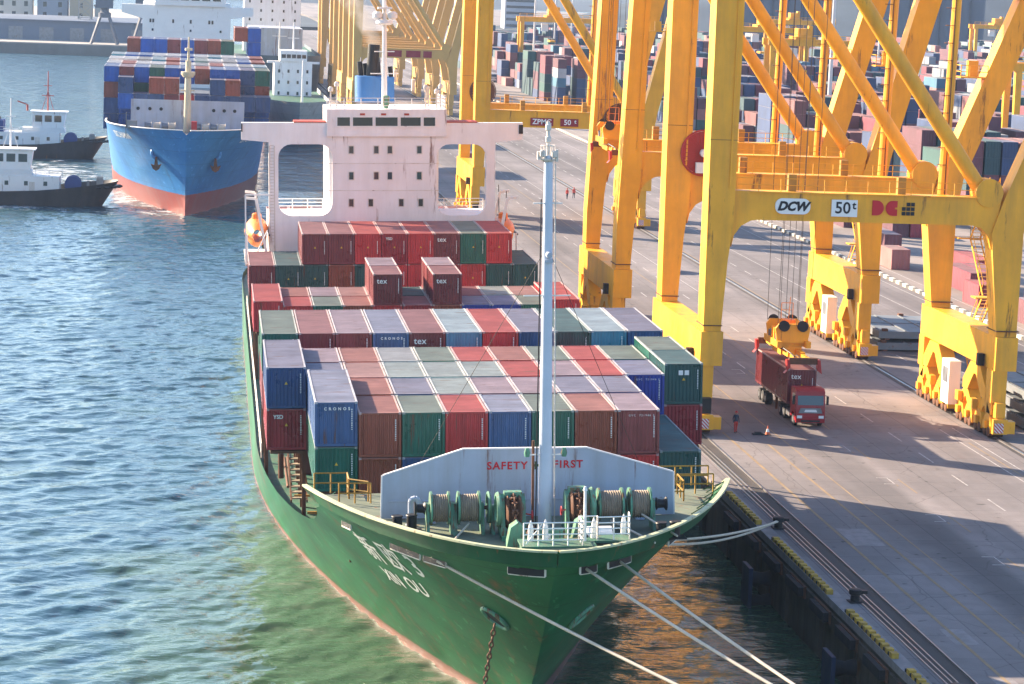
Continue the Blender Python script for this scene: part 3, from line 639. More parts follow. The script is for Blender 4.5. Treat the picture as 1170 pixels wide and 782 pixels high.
# winches
def drum(mb_f, mb_r, x0, x1, r, y, z):
    mb_f.lathe([(x0 - .09, r), (x0, r)], (0, y, z), 'x', 24); mb_f.lathe([(x1, r), (x1 + .09, r)], (0, y, z), 'x', 24)
    prof = []; n = max(6, int((x1 - x0) / .11))
    for k in range(n): t0 = x0 + (x1 - x0) * k / n; d = (x1 - x0) / n; prof += [(t0, r * .76), (t0 + d * .5, r * .84)]
    prof.append((x1, r * .76)); mb_r.lathe(prof, (0, y, z), 'x', 20)
def stand(mb, x, y, z, h, w=.16, b=1.3):
    mb.prism([(y - b / 2, z), (y + b / 2, z), (y + .22, z + h), (y - .22, z + h)], 'x', x - w / 2, x + w / 2)
def winch(label, xs, loc, heads, wheel, group=None):
    t = thing('mooring_winch', label, 'winch', loc, frame=SHIP)
    for (x0, x1) in xs:
        f = MB(); r = MB(); drum(f, r, x0, x1, .86, 0, 1.3); dr = r.build('rope_drum', M['drum_rope'], t); [MB().lathe([(a_ - .05, .86), (a_ + .05, .86)], (0, 0, 1.3), 'x', 24).build('flange', M['mint'], dr) for a_ in (x0 - .05, x1 + .05)]
    for x in sorted({a for p in xs for a in (p[0] - .22, p[1] + .22)}):
        st = MB(); stand(st, x, 0, 0, 1.55); st.build('stand', M['mint'], t)
    a0 = min(p[0] for p in xs); a1 = max(p[1] for p in xs)
    MB().tube((min(a0, heads[0]) - .1, 0, 1.3), (max(a1, heads[0], wheel[0] if wheel else a1) + .1, 0, 1.3), .1, n=10).build('shaft', M['rust'], t)
    hx = heads[0]; s = 1 if hx > a1 else -1
    MB().lathe([(hx - s * .05, .34), (hx + s * .05, .24), (hx + s * .35, .22), (hx + s * .45, .36), (hx + s * .5, .36)], (0, 0, 1.3), 'x', 16).build('warping_head', M['black'], t)
    if wheel:
        x, r = wheel; MB().ring((x, 0, 1.3), 'x', r - .1, .09, 24, 6).bar((x, -r + .1, 1.3), (x, r - .1, 1.3), .12, .12).bar((x, 0, 1.3 - r + .1), (x, 0, 1.3 + r - .1), .12).build('brake_wheel', M['mint'], t)
        sb = MB(); stand(sb, x + .2, 0, 0, 1.4); sb.build('stand', M['mint'], t)
    return t
def rots(o): return o
wl = winch('green mooring winch with two full rope drums at the port side of the foredeck', [(-1.75, -.95), (-.35, .6)], (12.5, 130.6, 11.3), (-2.15,), (1.15, .85))
wr = winch('green mooring winch with two rope drums at the starboard side of the foredeck', [(-1.15, -.05), (.45, 1.4)], (20.55, 130.9, 11.3), (1.85,), (-1.85, .85))
def windlass(label, loc, sgn):
    t = thing('windlass', label, 'windlass', loc, frame=SHIP)
    b = MB(); 
    for x in (-.55, .5): b.prism([(-.9, 0), (1.0, 0), (.45, 2.0), (.1, 2.25), (-.3, 2.0)], 'x', x - .1, x + .1)
    b.box(-.65, .6, -.9, 1.1, 0, .25); b.build('frame', M['mint'], t)
    MB().lathe([(-.4, .75), (-.3, .9), (-.12, .55), (.12, .55), (.3, .9), (.4, .75)], (0, 0, 1.35), 'x', 20).build('gypsy_wheel', M['rust'], t)
    MB().ring((sgn * .75, 0, 1.45), 'x', .78, .14, 24, 6).build('gear_ring', M['mint'], t)
    c = MB()
    for k in range(12):
        a = math.pi * (.1 + .07 * k); c.ring((0, -.95 * math.cos(a) - .1, 1.35 + .85 * math.sin(a)), 'x' if k % 2 else 'z', .13, .045, 8, 4)
    for k in range(7): c.ring((0, -1.15 - k * .07, 1.5 - k * .2), 'x' if k % 2 else 'y', .13, .045, 8, 4)
    c.build('chain', M['rust'], t)
    h = MB(); h.prism([(-.55, 0), (.55, 0), (.35, 1.0), (0, 1.25), (-.35, 1.0)], 'y', -2.3, -1.5); h.build('chain_stopper', M['mint'], t)
    MB().lathe([(0, .2), (.4, .3), (.9, .2)], (.75, -1.4, 0), n=8).build('spurling_pipe', M['rust'], t)
    MB().box(-.45, .45, -.1, .45, 2.1, 2.35).build('brake_housing', M['mint'], t)
    MB().ring((-sgn * .9, -.7, 1.3), 'x', .22, .035, 14, 5).tube((-sgn * .9, -.7, 1.3), (-sgn * .5, -.3, 1.3), .04).build('hand_wheel', M['red'], t)
windlass('rusty green anchor windlass left of the foremast', (14.75, 129.3, 11.3), -1)
windlass('green anchor windlass with a large ring right of the foremast', (18.15, 130.2, 11.3), 1)
# deck bollards, vents, stanchions
def bitts(x, y, label, mat='black'):
    t = thing('mooring_bitts', label, 'bitts', (x, y, 11.3), frame=SHIP)
    for s in (-.38, .38): MB().lathe([(0, .3), (.05, .26), (.75, .26), (.8, .31), (.85, .28)], (s, s * .3, 0), n=14).build('post', M[mat], t)
    MB().box(-.9, .9, -.45, .45, 0, .06).build('base_plate', M[mat], t)
bitts(22.6, 128.6, 'black double bitts on the starboard side of the foredeck'); bitts(9.4, 131.2, 'low black bitts at the port edge of the foredeck', 'black')
def vent(x, y, z, h, label, mat='grey_blue'):
    t = thing('vent', label, 'vent', (x, y, z), frame=SHIP)
    MB().path([(0, 0, 0), (0, 0, h), (.05, -.1, h + .2), (.25, -.15, h + .27), (.42, -.15, h + .15), (.45, -.15, h - .1)], .13, 10).build('pipe', M[mat], t); MB().lathe([(0, .25), (.06, .25)], (0, 0, 0), n=12).build('flange', M[mat], t)
vent(9.8, 132.6, 11.3, 1.2, 'gooseneck vent pipe before the left end of the breakwater'); vent(10.9, 133.0, 11.3, 1.0, 'short gooseneck vent beside the left winch'); vent(21.9, 133.2, 11.3, 1.0, 'gooseneck vent behind the right winch')
# white rail and spare gear just behind the stem
rail = thing('bow_rail', 'white tube railing behind the stem between the foremast and the bow', 'railing', (16.0, 124.6, 12.0), frame=SHIP)
MB().box(-1.4, 2.3, -.55, 1.3, -.12, -.02).box(2.301, 4.2, .5, 1.9, -.12, -.02).box(-1.3, -1.1, 0, 1.2, -.7, -.12).box(3.9, 4.1, 1.0, 1.8, -.7, -.12).build('platform', M['deck_green'], rail)
def railing(pts, h=1.05, n=3, r=.03, step=1.2):
    mb = MB(); post = MB()
    for p, q in zip(pts, pts[1:]):
        p = Vector(p); q = Vector(q); L = (q - p).length; k = max(1, round(L / step))
        for i in range(n): z = Vector((0, 0, h * (i + 1) / n)); mb.tube(p + z, q + z, r, n=5)
        for i in range(k + 1): a = p.lerp(q, i / k); post.tube(a, a + Vector((0, 0, h)), r * 1.1, n=5)
    return mb, post
a, b = railing([(-1.3, -.5, 0), (1.6, -.5, 0), (1.6, .9, 0), (2.5, .9, 0), (2.5, .6, 0), (4.1, .7, 0), (4.2, 1.7, 0)], 1.15, 4, .035, .7)
a.build('rail', M['white_clean'], rail); b.build('post', M['white_clean'], rail)
MB().bar((4.1, .8, 1.15), (4.25, 1.7, .0), .05).bar((-1.2, -.55, .1), (-.4, -.55, 1.1), .05).build('brace', M['white_clean'], rail)
for x, y, lb in ((15.2, 125.4, 'white pointed fairlead post at the left end of the bow rail'), (15.95, 125.6, 'white pointed post second from the left of the bow rail'), (18.4, 125.9, 'white pointed post beside the covered reel'), (20.0, 126.6, 'white pointed post behind the right part of the bow rail')):
    tag(MB().lathe([(0, .15), (.65, .14), (.9, .09), (1.1, .02)], (0, 0, 0), n=12).build('deck_post', M['white_clean']), lb, 'post').matrix_basis = SHIP @ Matrix.Translation((x, y, 11.9))
tag(MB().tube((0, 0, 0), (0, 0, 3.2), .09, .07, 10).lathe([(3.2, .12), (3.4, .05)], (0, 0, 0), n=10).build('jack_staff', M['white_clean']), 'white jack staff standing at the stem', 'mast').matrix_basis = SHIP @ Matrix.Translation((17.85, 125.2, 11.3))
t = thing('covered_reel', 'rope reel under a pale cover inside the bow rail', 'reel', (18.9, 127.4, 11.3), frame=SHIP)
MB().lathe([(-.65, .2), (-.6, .42), (.6, .42), (.65, .2)], (0, 0, .5), 'x', 18).build('cover', M['tarp'], t); build_each(MB().box(-.72, -.64, -.4, .4, 0, .55).box(.64, .72, -.4, .4, 0, .55), 'stand', M['black'], t)
t = thing('covered_reel', 'small covered hydraulic unit between the foremast and the bow rail', 'machine', (16.6, 127.5, 11.3), frame=SHIP)
MB().box(-.7, .5, -.4, .4, 0, .8).build('cabinet', M['mint'], t); MB().box(-.5, -.2, -.45, -.4, .2, .6).build('panel', M['white_clean'], t)
# ropes led across the foredeck and mooring lines
def line(a, b, label, sag=0, r=.055, mat='rope', frame=SHIP, n=14):
    a = Vector(a); b = Vector(b); pts = [a.lerp(b, k / n) + Vector((0, 0, -sag * 4 * (k / n) * (1 - k / n))) for k in range(n + 1)]
    o = MB().path(pts, r, 6).build('mooring_line', M[mat]); 
    if frame: o.matrix_basis = frame
    return tag(o, label, 'rope')
line((12.6, 130.0, 11.9), (11.6, 128.3, 11.35), 'rope led from the port winch drum to the port bulwark')
line((19.9, 130.2, 11.9), (21.6, 126.6, 11.5), 'rope led from the inner starboard drum to the bulwark'); line((21.5, 130.2, 12.2), (22.9, 127.6, 11.6), 'rope led from the outer starboard drum to the bulwark')
SI = SHIP.inverted()
def mooring(y, z, side, X, Y, label, sag):
    p = SHIP @ Vector((GX + side * (g_hb(y, z) + .03), y - .1, z)); line(p, (X, Y, 4.5), label, sag, .075, 'rope', None, 24)
mooring(129.6, 10.1, -1, 40, 96, 'mooring line leaving the port bow fairlead, lowest of the three head lines', .7)
mooring(124.5, 10.75, 1, 40, 97.5, 'mooring line leaving the fairlead left of the stem, middle one of the three head lines', .7)
mooring(126.4, 10.65, 1, 40, 92, 'mooring line leaving the right fairlead, uppermost of the three head lines', .7)
mooring(135.8, 9.6, 1, 39.9, 168.2, 'upper breast line from the starboard bow to the bollard on the quay', .25); mooring(135.2, 9.5, 1, 39.9, 168.4, 'lower breast line from the starboard bow to the bollard on the quay', .45)

# gallery of hatch coamings the stacks stand on
M['coaming'] = paint('coaming', (.14, .05, .04), .7, .3, rust=.4, dirt=.5, scale=.5)
for (ya, yb, zt, lb) in ((147.6, 174.4, 9.35, 'first'), (176.2, 189.2, 9.35, 'second'), (216.8, 232, 9.1, 'third'), (246.5, 259.6, 8.85, 'fourth'), (277, 300, 10.3, 'aftermost')):
    t = thing('hatch_coaming', '%s dark hatch coaming from the bow, under the container stacks' % lb, 'hatch', (0, 0, 0), frame=SHIP)
    xa, xb = (8.3, 24.9) if lb == 'first' else (5.6, 27.8)
    if lb == 'first': ya = 148.3
    MB().box(xa, xb, ya, yb, 5.52, zt - .35).build('coaming', M['coaming'], t); MB().box(xa - .2, xb + .2, ya - .1, yb + .1, zt - .349, zt - .02).build('cover', M['deck_green'], t)
# side pedestals and lashing frames of the outer stacks
for x in (3.0, 27.95):
    for (ya, yb, zt) in ((148, 160.4, 9.95), (161.4, 173.8, 9.95), (176.6, 188.9, 9.95), (218, 230.3, 9.4), (247, 259.3, 8.85)):
        if ya == 148: continue
        sd = 'port' if x < 10 else 'starboard'
        t = thing('stack_pedestal', 'steel pedestals under the outermost %s stack %s' % (sd, {161.4: 'abreast of the third row of containers', 176.6: 'at the end of the long row amidships', 218: 'at the end of the low row', 247: 'just before the bridge'}[ya]), 'pedestal', (x, ya, 5.52), frame=SHIP)
        for dx in ((.1, 2.2) if ya > 170 else (2.15,) if x < 10 else (.05,)):
            for dy in (.1, 4.0, 8.0, 12.0): MB().box(dx, dx + .25, dy, dy + .25, 0, zt - 5.54).build('leg', M['rust'], t)
        MB().box(.2, 2.3, 0, 12.4, zt - 5.72, zt - 5.55).build('platform', M['rust'], t)
M['wood'] = paint('walkway', (.30, .25, .18), .8, .25, dirt=.5, scale=1, streak=(1, .1, 1))
t = thing('deck_stair', 'stair and walkway amid pipes on the port side deck beside the break of the forecastle', 'stair', (3.4, 155, 5.52), frame=SHIP)
s_ = MB()
for k in range(8): s_.box(1.2, 2.1, 9 + k * .85, 9.5 + k * .85, .8 + k * .2, .88 + k * .2)
s_.build('treads', M['wood'], t); MB().bar((1.15, 8.8, .7), (1.15, 15.8, 2.4), .1, .2).bar((2.15, 8.8, .7), (2.15, 15.8, 2.4), .1, .2).build('stringer', M['rust'], t)
p_ = MB()
for x in (1.0, 1.2, 2.2): p_.tube((x, 11, 1.2), (x, 20, 1.4), .09, n=8)
p_.tube((.7, 17, .6), (.7, 17, 3), .2, n=10).tube((1.4, 17.2, 2.3), (1.4, 17.2, 3), .5, n=12).build('pipes', M['rust'], t)
MB().bar((1.3, 7.2, 1.4), (2.9, 7.0, 1.4), .12).build('cross_beam', M['yellow_rail'], t); MB().bar((1.9, 1.0, 1.6), (4.2, .8, 1.6), .16).build('cross_beam', M['yellow_rail'], t)
t = thing('container_socket', 'rusty support frame under the lettered blue stack at the break of the forecastle', 'frame', (5.5, 148.2, 5.52), frame=SHIP)
for dx in (2.0, 2.35):
    for dy in (1.2, 4, 8, 11.8): MB().box(dx, dx + .25, dy, dy + .25, 0, 4.2).build('leg', M['rust'], t)
MB().box(.1, 2.5, .1, 12.1, 4.21, 4.43).build('platform', M['rust'], t)
t = thing('container_socket', 'rusty support frame under the low stack at the starboard break of the forecastle', 'frame', (24.8, 148.2, 5.52), frame=SHIP)
for dx in (-.9, -.4):
    for dy in (1.2, 4, 8, 11.8): MB().box(dx, dx + .25, dy, dy + .25, 0, 3.7).build('leg', M['rust'], t)
MB().box(.7, 2.4, .1, 12.1, 3.71, 3.93).build('platform', M['rust'], t)
def yrail(label, loc, pts):
    t = thing('railing', label, 'railing', loc, frame=SHIP); a, b = railing(pts, 1.1, 2, .045, 1.0); a.build('rail', M['yellow_rail'], t); b.build('post', M['yellow_rail'], t)
yrail('yellow railing at the port break of the forecastle in front of the green container', (0, 0, 0), [(5.2, 141.6, 11.25), (7.0, 141.6, 11.25), (7.0, 139.8, 11.25), (8.0, 139.0, 11.25)])
yrail('yellow railing left of the breakwater', (0, 0, 0), [(6.4, 138.4, 11.3), (8.1, 138.4, 11.3)]); yrail('yellow railing right of the breakwater', (0, 0, 0), [(24.2, 137.6, 11.3), (25.0, 137.6, 11.3), (25.0, 139.6, 11.3), (27, 139.6, 11.3)])
yrail('yellow railing at the starboard break of the forecastle', (0, 0, 0), [(24.4, 142.2, 11.25), (27.2, 142.2, 11.25)])
t = thing('side_rail', 'thin rusty white railing along the port deck edge', 'railing', (0, 0, 0), frame=SHIP)
a, b = railing([(2.95, y, 6.0) for y in (180, 190, 206, 225, 245, 262)] , 1.0, 3, .04, 2.2); a.build('rail', M['white_rusty'], t); b.build('post', M['white_rusty'], t)

# ------------------------------------------------------------------ bridge block of the green ship (a part of the ship)
def rrect(x0, x1, z0, z1, r, n=5, corners=(1, 1, 1, 1)):
    pts = []
    for (cx, cz, a0, on) in ((x1 - r, z1 - r, 0, corners[0]), (x0 + r, z1 - r, 90, corners[1]), (x0 + r, z0 + r, 180, corners[2]), (x1 - r, z0 + r, 270, corners[3])):
        if on: pts += [(cx + r * math.cos(R(a0 + 90 * k / n)), cz + r * math.sin(R(a0 + 90 * k / n))) for k in range(n + 1)]
        else: pts.append({0: (x1, z1), 90: (x0, z1), 180: (x0, z0), 270: (x1, z0)}[a0])
    return pts
YB = 262
sup = MB().prism([(5.2, 7), (27.85, 7), (27.85, 22.35), (30.6, 22.6), (30.6, 24.3), (2.5, 24.3), (2.5, 22.6), (5.2, 22.35)], 'y', YB, YB + .9,
                 holes=[rrect(6.15, 11.5, 15.0, 22.15, 1.3)[::-1], rrect(21.95, 26.95, 15.0, 22.15, 1.3)[::-1]])
sup.box(11.2, 22.2, YB + .901, YB + 14, 7, 23.0).box(5.2, 11.199, YB + .901, YB + 12, 7, 14.6).box(22.201, 27.85, YB + .901, YB + 12, 7, 14.6)
sup.box(2.6, 10.8, YB + .901, YB + 3.4, 22.7, 22.9).box(23, 30.5, YB + .901, YB + 3.4, 22.7, 22.9)
bridge = sup.build('superstructure', M['white_paint'], ship)
MB().box(10.95, 22.9, YB - .35, YB + 9, 22.95, 25.65).build('wheelhouse', M['white_paint'], ship)
for x0, x1 in ((12.0, 13.25), (13.55, 15.5), (15.8, 18.0), (18.3, 20.3), (20.6, 21.75)):
    w = MB().box(x0, x1, YB - .37, YB - .3, 24.0, 24.85).build('window', M['glass'], ship)
    MB().box(x0 - .09, x0, YB - .42, YB - .352, 23.9, 24.95).box(x1, x1 + .09, YB - .42, YB - .352, 23.9, 24.95).box(x0, x1, YB - .42, YB - .352, 24.85, 24.95).box(x0, x1, YB - .42, YB - .352, 23.9, 24.0).build('frame', M['white_clean'], w)
for z, xs in ((21.6, (13.4, 15.9, 17.25, 20.2)), (19.0, (13.4, 15.9, 17.25, 20.2)), (16.3, (13.4, 15.35, 18.4, 20.35))):
    for x in xs:
        w = MB().box(x - .22, x + .22, YB - .03, YB + .02, z - .36, z + .36).build('window', M['glass'], ship)
        MB().ring((x, YB - .02, z), 'y', .4, .0, 4, 3) ; MB().box(x - .3, x + .3, YB - .05, YB - .031, z + .36, z + .44).box(x - .3, x + .3, YB - .05, YB - .031, z - .44, z - .36).box(x - .3, x - .22, YB - .05, YB - .031, z - .36, z + .36).box(x + .22, x + .3, YB - .05, YB - .031, z - .36, z + .36).build('frame', M['white_rusty'], w)
M['red_deck'] = paint('red_deck', (.38, .06, .035), .6, .2, rust=.3, scale=1)
build_each(MB().box(7.7, 10.9, YB - .05, YB + 3, 24.301, 24.42).box(22.95, 26.0, YB - .05, YB + 3, 24.301, 24.42), 'wing_deck', M['red_deck'], ship)
build_each(MB().box(2.5, 2.62, YB - .1, YB + .9, 23.4, 24.2).box(30.2, 30.62, YB - .1, YB + .9, 23.2, 24.1), 'navigation_light', M['black'], ship)
MB().box(5.2, 5.3, YB - .06, YB, 7, 22).box(5.7, 5.8, YB - .06, YB, 7, 22).box(11, 22.2, YB - .03, YB - .001, 20.2, 20.26).box(11, 22.2, YB - .03, YB - .001, 17.5, 17.56).build('ladder_rails', M['white_rusty'], ship)
lr = MB()
for k in range(32): lr.box(5.3, 5.7, YB - .06, YB - .03, 12.4 + k * .31, 12.45 + k * .31)
lr.build('ladder', M['white_rusty'], ship)
a, b = railing([(11.0, YB - .2, 25.65), (22.8, YB - .2, 25.65), (22.8, YB + 8.8, 25.65)], 1.1, 3, .035, 1.6); a.build('top_rail', M['white_clean'], ship); b.build('rail_post', M['white_clean'], ship)
a, b = railing([(6.3, YB + 11.5, 14.6), (11, YB + 11.5, 14.6)], 1.1, 3, .04, 1.5); a.build('deck_rail', M['white_clean'], ship); b.build('rail_post', M['white_clean'], ship)
a, b = railing([(22.3, YB + 11.5, 14.6), (27.8, YB + 11.5, 14.6)], 1.1, 3, .04, 1.5); a.build('deck_rail', M['white_clean'], ship); b.build('rail_post', M['white_clean'], ship)
fl = MB().lathe([(25.6, 1.65), (28.3, 1.65), (28.35, 1.5)], (16.2, 277, 0), n=24); fl.box(16.2, 18.6, 275.4, 278.6, 25.6, 28.25).build('funnel', M['blue_funnel'], ship)
ex = MB()
for x, y, h, r in ((15.2, 277, 29.8, .28), (16.3, 276.6, 31.6, .62), (17.0, 277.4, 30.2, .35), (18.4, 277, 29.3, .25), (15.8, 277.8, 29.6, .3)): ex.tube((x, y, 28), (x + (.25 if r > .4 else -.15), y, h), r, n=12)
ex.build('exhaust_pipe', M['black'], ship)
mm = MB().tube((16.9, YB + 3, 25.6), (16.9, YB + 3, 38.5), .28, .18, 12); mm.lathe([(33.9, .6), (34.1, .9), (34.4, .8)], (16.9, YB + 3, 0), n=12); mm.box(15.9, 17.9, YB + 2.9, YB + 3.1, 31.2, 31.3).box(15.5, 18.3, YB + 2.9, YB + 3.1, 29, 29.1).box(16.2, 17.6, YB + 2, YB + 3, 35.5, 35.7)
mm.build('radar_mast', M['white_clean'], ship)
MB().lathe([(0, .25), (.2, .5), (.6, .5), (.8, .25)], (16.2, YB + 3, 34.45), n=12).lathe([(0, .25), (.2, .5), (.6, .5), (.8, .25)], (17.7, YB + 3, 34.45), n=12).build('radome', M['white_clean'], ship)
MB().lathe([(0, .2), (.6, .35), (1.2, .35), (1.3, .15)], (16.9, YB + .4, 25.7), n=12).build('compass', M['mint'], ship)
for x, h in ((11.4, 1.9), (12.0, 2.4), (20.9, 2.1), (22.0, 1.7), (22.4, 2.2)): MB().tube((x, YB + 1, 25.65), (x, YB + 1, 25.65 + h), .08, n=6).lathe([(0, .22), (.3, .26), (.5, .1)], (x, YB + 1, 25.65 + h - .2), n=8).build('antenna', M['white_rusty'], ship)
for x in (14.5, 16.6, 18.9): MB().box(x - .25, x + .25, YB - .4, YB - .36, 25.05, 25.25).build('wiper_box', M['red_deck'], ship)
# boat decks
build_each(MB().box(2.8, 5.2, YB - 2, YB + 12, 10.2, 10.4).box(27.85, 30.2, YB - 2, YB + 12, 10.2, 10.4), 'boat_deck', M['white_rusty'], ship)
for s, x in ((1, 3.0), (-1, 29.9)):
    for y in (YB - 1, YB + 6.4): MB().bar((x + s * 2.1, y, 10.4), (x + s * .9, y, 16.8), .28, .3).bar((x + s * .9, y, 16.8), (x + s * -.1, y, 16.9), .25).bar((x, y, 10.4), (x, y, 13.3), .15).build('davit', M['white_clean'], ship)
dv = MB().bar((2.85, YB - 2, 10.4), (2.85, YB - 2, 17.3), .14).bar((2.85, YB - 2, 17.3), (5.3, YB - 2, 17.3), .14).bar((2.9, YB - 2, 11.6), (5.2, YB - 2, 11.6), .08).bar((3.4, YB - 2.2, 10.4), (5.0, YB - 2.2, 13.8), .3, .1)
dv.build('boat_frame', M['white_clean'], ship)
def lifeboat(x, label):
    t = thing('lifeboat', label, 'lifeboat', (x, YB + 2.7, 12.7), frame=SHIP @ Matrix.Translation((0, 0, 0)), group='orange lifeboats beside the bridge'); t.scale = (1.1, 1.05, 1.15)
    rows = []
    for i in range(15):
        f = i / 14; y = -3.7 + 7.4 * f; k = math.sin(math.pi * (f * .92 + .04)) ** .42
        rows.append([(1.12 * k * math.cos(a) * (1.0 if math.sin(a) > 0 else .85), y, .35 + (1.35 if math.sin(a) > 0 else 1.25) * k * math.sin(a)) for a in [2 * math.pi * q / 20 for q in range(21)]])
    MB().grid(rows).build('shell', M['orange'], t, recalc=True)
    MB().lathe([(0, .45), (.5, .42), (.6, .3)], (0, -.6, 1.5), n=12).build('hatch', M['orange'], t)
    MB().box(-1.16, -1.02, -3, 3, .3, .42).box(1.02, 1.16, -3, 3, .3, .42).build('fender_strip', M['black'], t)
    MB().box(-.18, .18, -.95, -.8, 1.7, 1.95).build('window', M['glass'], t)
    MB().tube((0, -2.6, 1.5), (0, -3.4, 4.2), .04, n=5).tube((0, 3, 1.5), (0, 3.7, 4.2), .04, n=5).build('falls', M['wire'], t)
lifeboat(4.0, 'orange enclosed lifeboat hanging on the port side of the bridge'); lifeboat(28.9, 'orange enclosed lifeboat on the starboard side of the bridge, half hidden by it')

# ------------------------------------------------------------------ containers
def corr(p, q, z0, z1, period, depth, mb, outward):
    p = Vector((*p, 0)); q = Vector((*q, 0)); d = (q - p); L = d.length; d.normalize(); n = max(2, round(L / period)); s = L / n
    pts = []
    for i in range(n):
        for t, o in ((0, 0), (.30, 0), (.5, 1), (.80, 1)): pts.append(p + d * ((i + t) * s) - Vector(outward) * (depth * o))
    pts.append(q); mb.grid([[(a.x, a.y, z0), (a.x, a.y, z1)] for a in pts])
def container_parts(L, h):
    w = MB()
    corr((-1.16, .05), (1.16, .05), .14, h - .1, .235, .045, w, (0, -1, 0)); corr((1.16, L - .05), (-1.16, L - .05), .14, h - .1, .58, .04, w, (0, 1, 0))
    corr((-1.19, L - .12), (-1.19, .12), .14, h - .1, .30, .04, w, (-1, 0, 0)); corr((1.19, .12), (1.19, L - .12), .14, h - .1, .30, .04, w, (1, 0, 0))
    w.grid([[(-1.17, .06, .12), (1.17, .06, .12)], [(-1.17, L - .06, .12), (1.17, L - .06, .12)]])
    r = MB(); pts = []; n = round((L - .3) / .36); s = (L - .3) / n
    for i in range(n):
        for t, o in ((0, 0), (.4, 0), (.5, 1), (.9, 1)): pts.append((.15 + (i + t) * s, h - .035 - .022 * o))
    pts.append((L - .15, h - .035)); r.grid([[(-1.10, y, z), (1.10, y, z)] for y, z in pts])
    r.box(-1.12, 1.12, .02, .15, h - .06, h - .028).box(-1.12, 1.12, L - .15, L - .02, h - .06, h - .028)
    f = MB()
    for x0, x1 in ((-1.219, -1.09), (1.09, 1.219)):
        for y0, y1 in ((0, .14), (L - .14, L)): f.box(x0, x1, y0, y1, 0, h - .13)
        f.box(x0, x1, .141, L - .141, 0, .14)
    f.box(-1.089, 1.089, 0, .1, .0, .14).box(-1.089, 1.089, 0, .08, h - .13, h - .061).box(-1.089, 1.089, L - .1, L, 0, .14)
    t = MB()
    for s in (-1, 1): t.box(min(s * 1.12, s * 1.219), max(s * 1.12, s * 1.219), .17, L - .17, h - .12, h - .012)
    for x0, x1 in ((-1.222, -1.06), (1.06, 1.222)):
        for y0, y1 in ((-.003, .168), (L - .168, L + .003)): t.box(x0, x1, y0, y1, h - .129, h)
    return w.mesh('walls', angle=25), r.mesh('roof', angle=25), f.mesh('frame'), t.mesh('top_rail')
CM = {}
for L in (6.058, 12.19):
    for h in (2.59, 2.9):
        CM[(L, h)] = container_parts(L, h)
        for m in CM[(L, h)]: m.materials.append(BODY['red'])
def serial_mesh():
    mb = MB(); rr = random.Random(2)
    for k in range(12): mb.box(.86, .93, -.012, .004, .95 + k * .105, 1.02 + k * .105 - .02 * rr.random())
    return mb.mesh('serial_number')
SERIAL = serial_mesh(); SERIAL.materials.append(M['letter_white'])
LAB = MB().prism([(-.1, 1.5), (.1, 1.5), (0, 1.68)], 'y', -.014, .004).mesh('warning_label'); LAB.materials.append(M['yellow_label'])
LAB2 = MB().box(.55, .78, -.014, .004, .42, .62).mesh('warning_label'); LAB2.materials.append(M['yellow_label'])
HEAD = moved(text_mb('GVC  721946 0', .16, .012, spacing=1.5), .25, -.008, 0).mesh('lettering'); HEAD.materials.append(M['letter_white'])
TM = {k: text_mb(k, s, .012, offset=.008, spacing=sp).mesh('lettering') for k, s, sp in (('tex', .62, 1.05), ('CRONOS', .23, 1.9), ('YSD', .34, 1.0))}
for m in TM.values(): m.materials.append(M['letter_white'])
BDR = MB().box(-.33, -.05, -.014, .004, 0, .3).box(.05, .33, -.014, .004, 0, .3).mesh('placard'); BDR.materials.append(M['letter_white'])
NCONT = 0
def container(x, y, z, L, h, col, label, group, frame=None, mark=None, lab=True, full=True, serial=True):
    """x = left edge, y = front face, z = bottom"""
    global NCONT; NCONT += 1
    t = thing('shipping_container', label, 'container', (x + 1.22, y, z), 0, group, frame)
    w, r, f, tr = CM[(L, h)]
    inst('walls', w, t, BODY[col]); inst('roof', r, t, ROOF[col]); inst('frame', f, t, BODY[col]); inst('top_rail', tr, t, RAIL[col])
    if full:
        if serial: inst('serial_number', SERIAL, t, None)
        if lab: inst('warning_label', LAB if lab is True else LAB2, t, None)
        if mark in TM: inst('lettering', TM[mark], t, None, ({'tex': -.5, 'CRONOS': .05, 'YSD': -.5}[mark], -.004, h - {'tex': .62, 'CRONOS': .42, 'YSD': .52}[mark]))
        if mark == 'HEAD': inst('lettering', HEAD, t, None, (-.1, -.004, h - .35))
        if mark == 'BDR': inst('placard', BDR, t, None, (0, -.004, h - .75))
    return t
ORD = ['first', 'second', 'third', 'fourth', 'fifth', 'sixth', 'seventh', 'eighth', 'ninth', 'tenth', 'eleventh']
def cx(k): return 2.98 + 2.5 * k
G = 'containers stacked on the green ship'
def row(y, ztop, L, k0, cols, where, tier='top', h=2.59, marks={}, labs=()):
    n = len(cols)
    for i, c in enumerate(cols):
        if c is None: continue
        r = random.Random(i * 7 + int(y))
        container(cx(k0 + i) + r.uniform(-.015, .015), y + r.uniform(-.04, .04), ztop - h, L, h, c, '%s container, %s from left, %s tier, %s' % (CC[c][2], ORD[i], tier, where), G, SHIP, marks.get(i), lab=(i in labs))
F20 = 6.058; F40 = 12.19
P = 2.62
row(148.0, 14.58, F20, 2, ['brick', 'green', 'red', 'blue', 'green', 'brick', 'mauve'], 'front row of the green ship', marks={6: 'HEAD'})
row(148.0, 14.58 - P, F20, 2, ['brick', 'navy', 'red', 'green', 'maroon', 'navy', 'red'], 'front row of the green ship', 'lower', labs=(4,))
row(154.6, 14.58, F20, 2, ['brick', 'navy', 'pale', 'mauve', 'mauve', 'navy', 'navy'], 'second row of the green ship')
row(161.2, 14.58, F20, 1, ['navy', 'salmon', 'pale', 'pale', 'pale', 'red', 'mauve', 'red', 'royal'], 'third row of the green ship', marks={8: 'HEAD'})
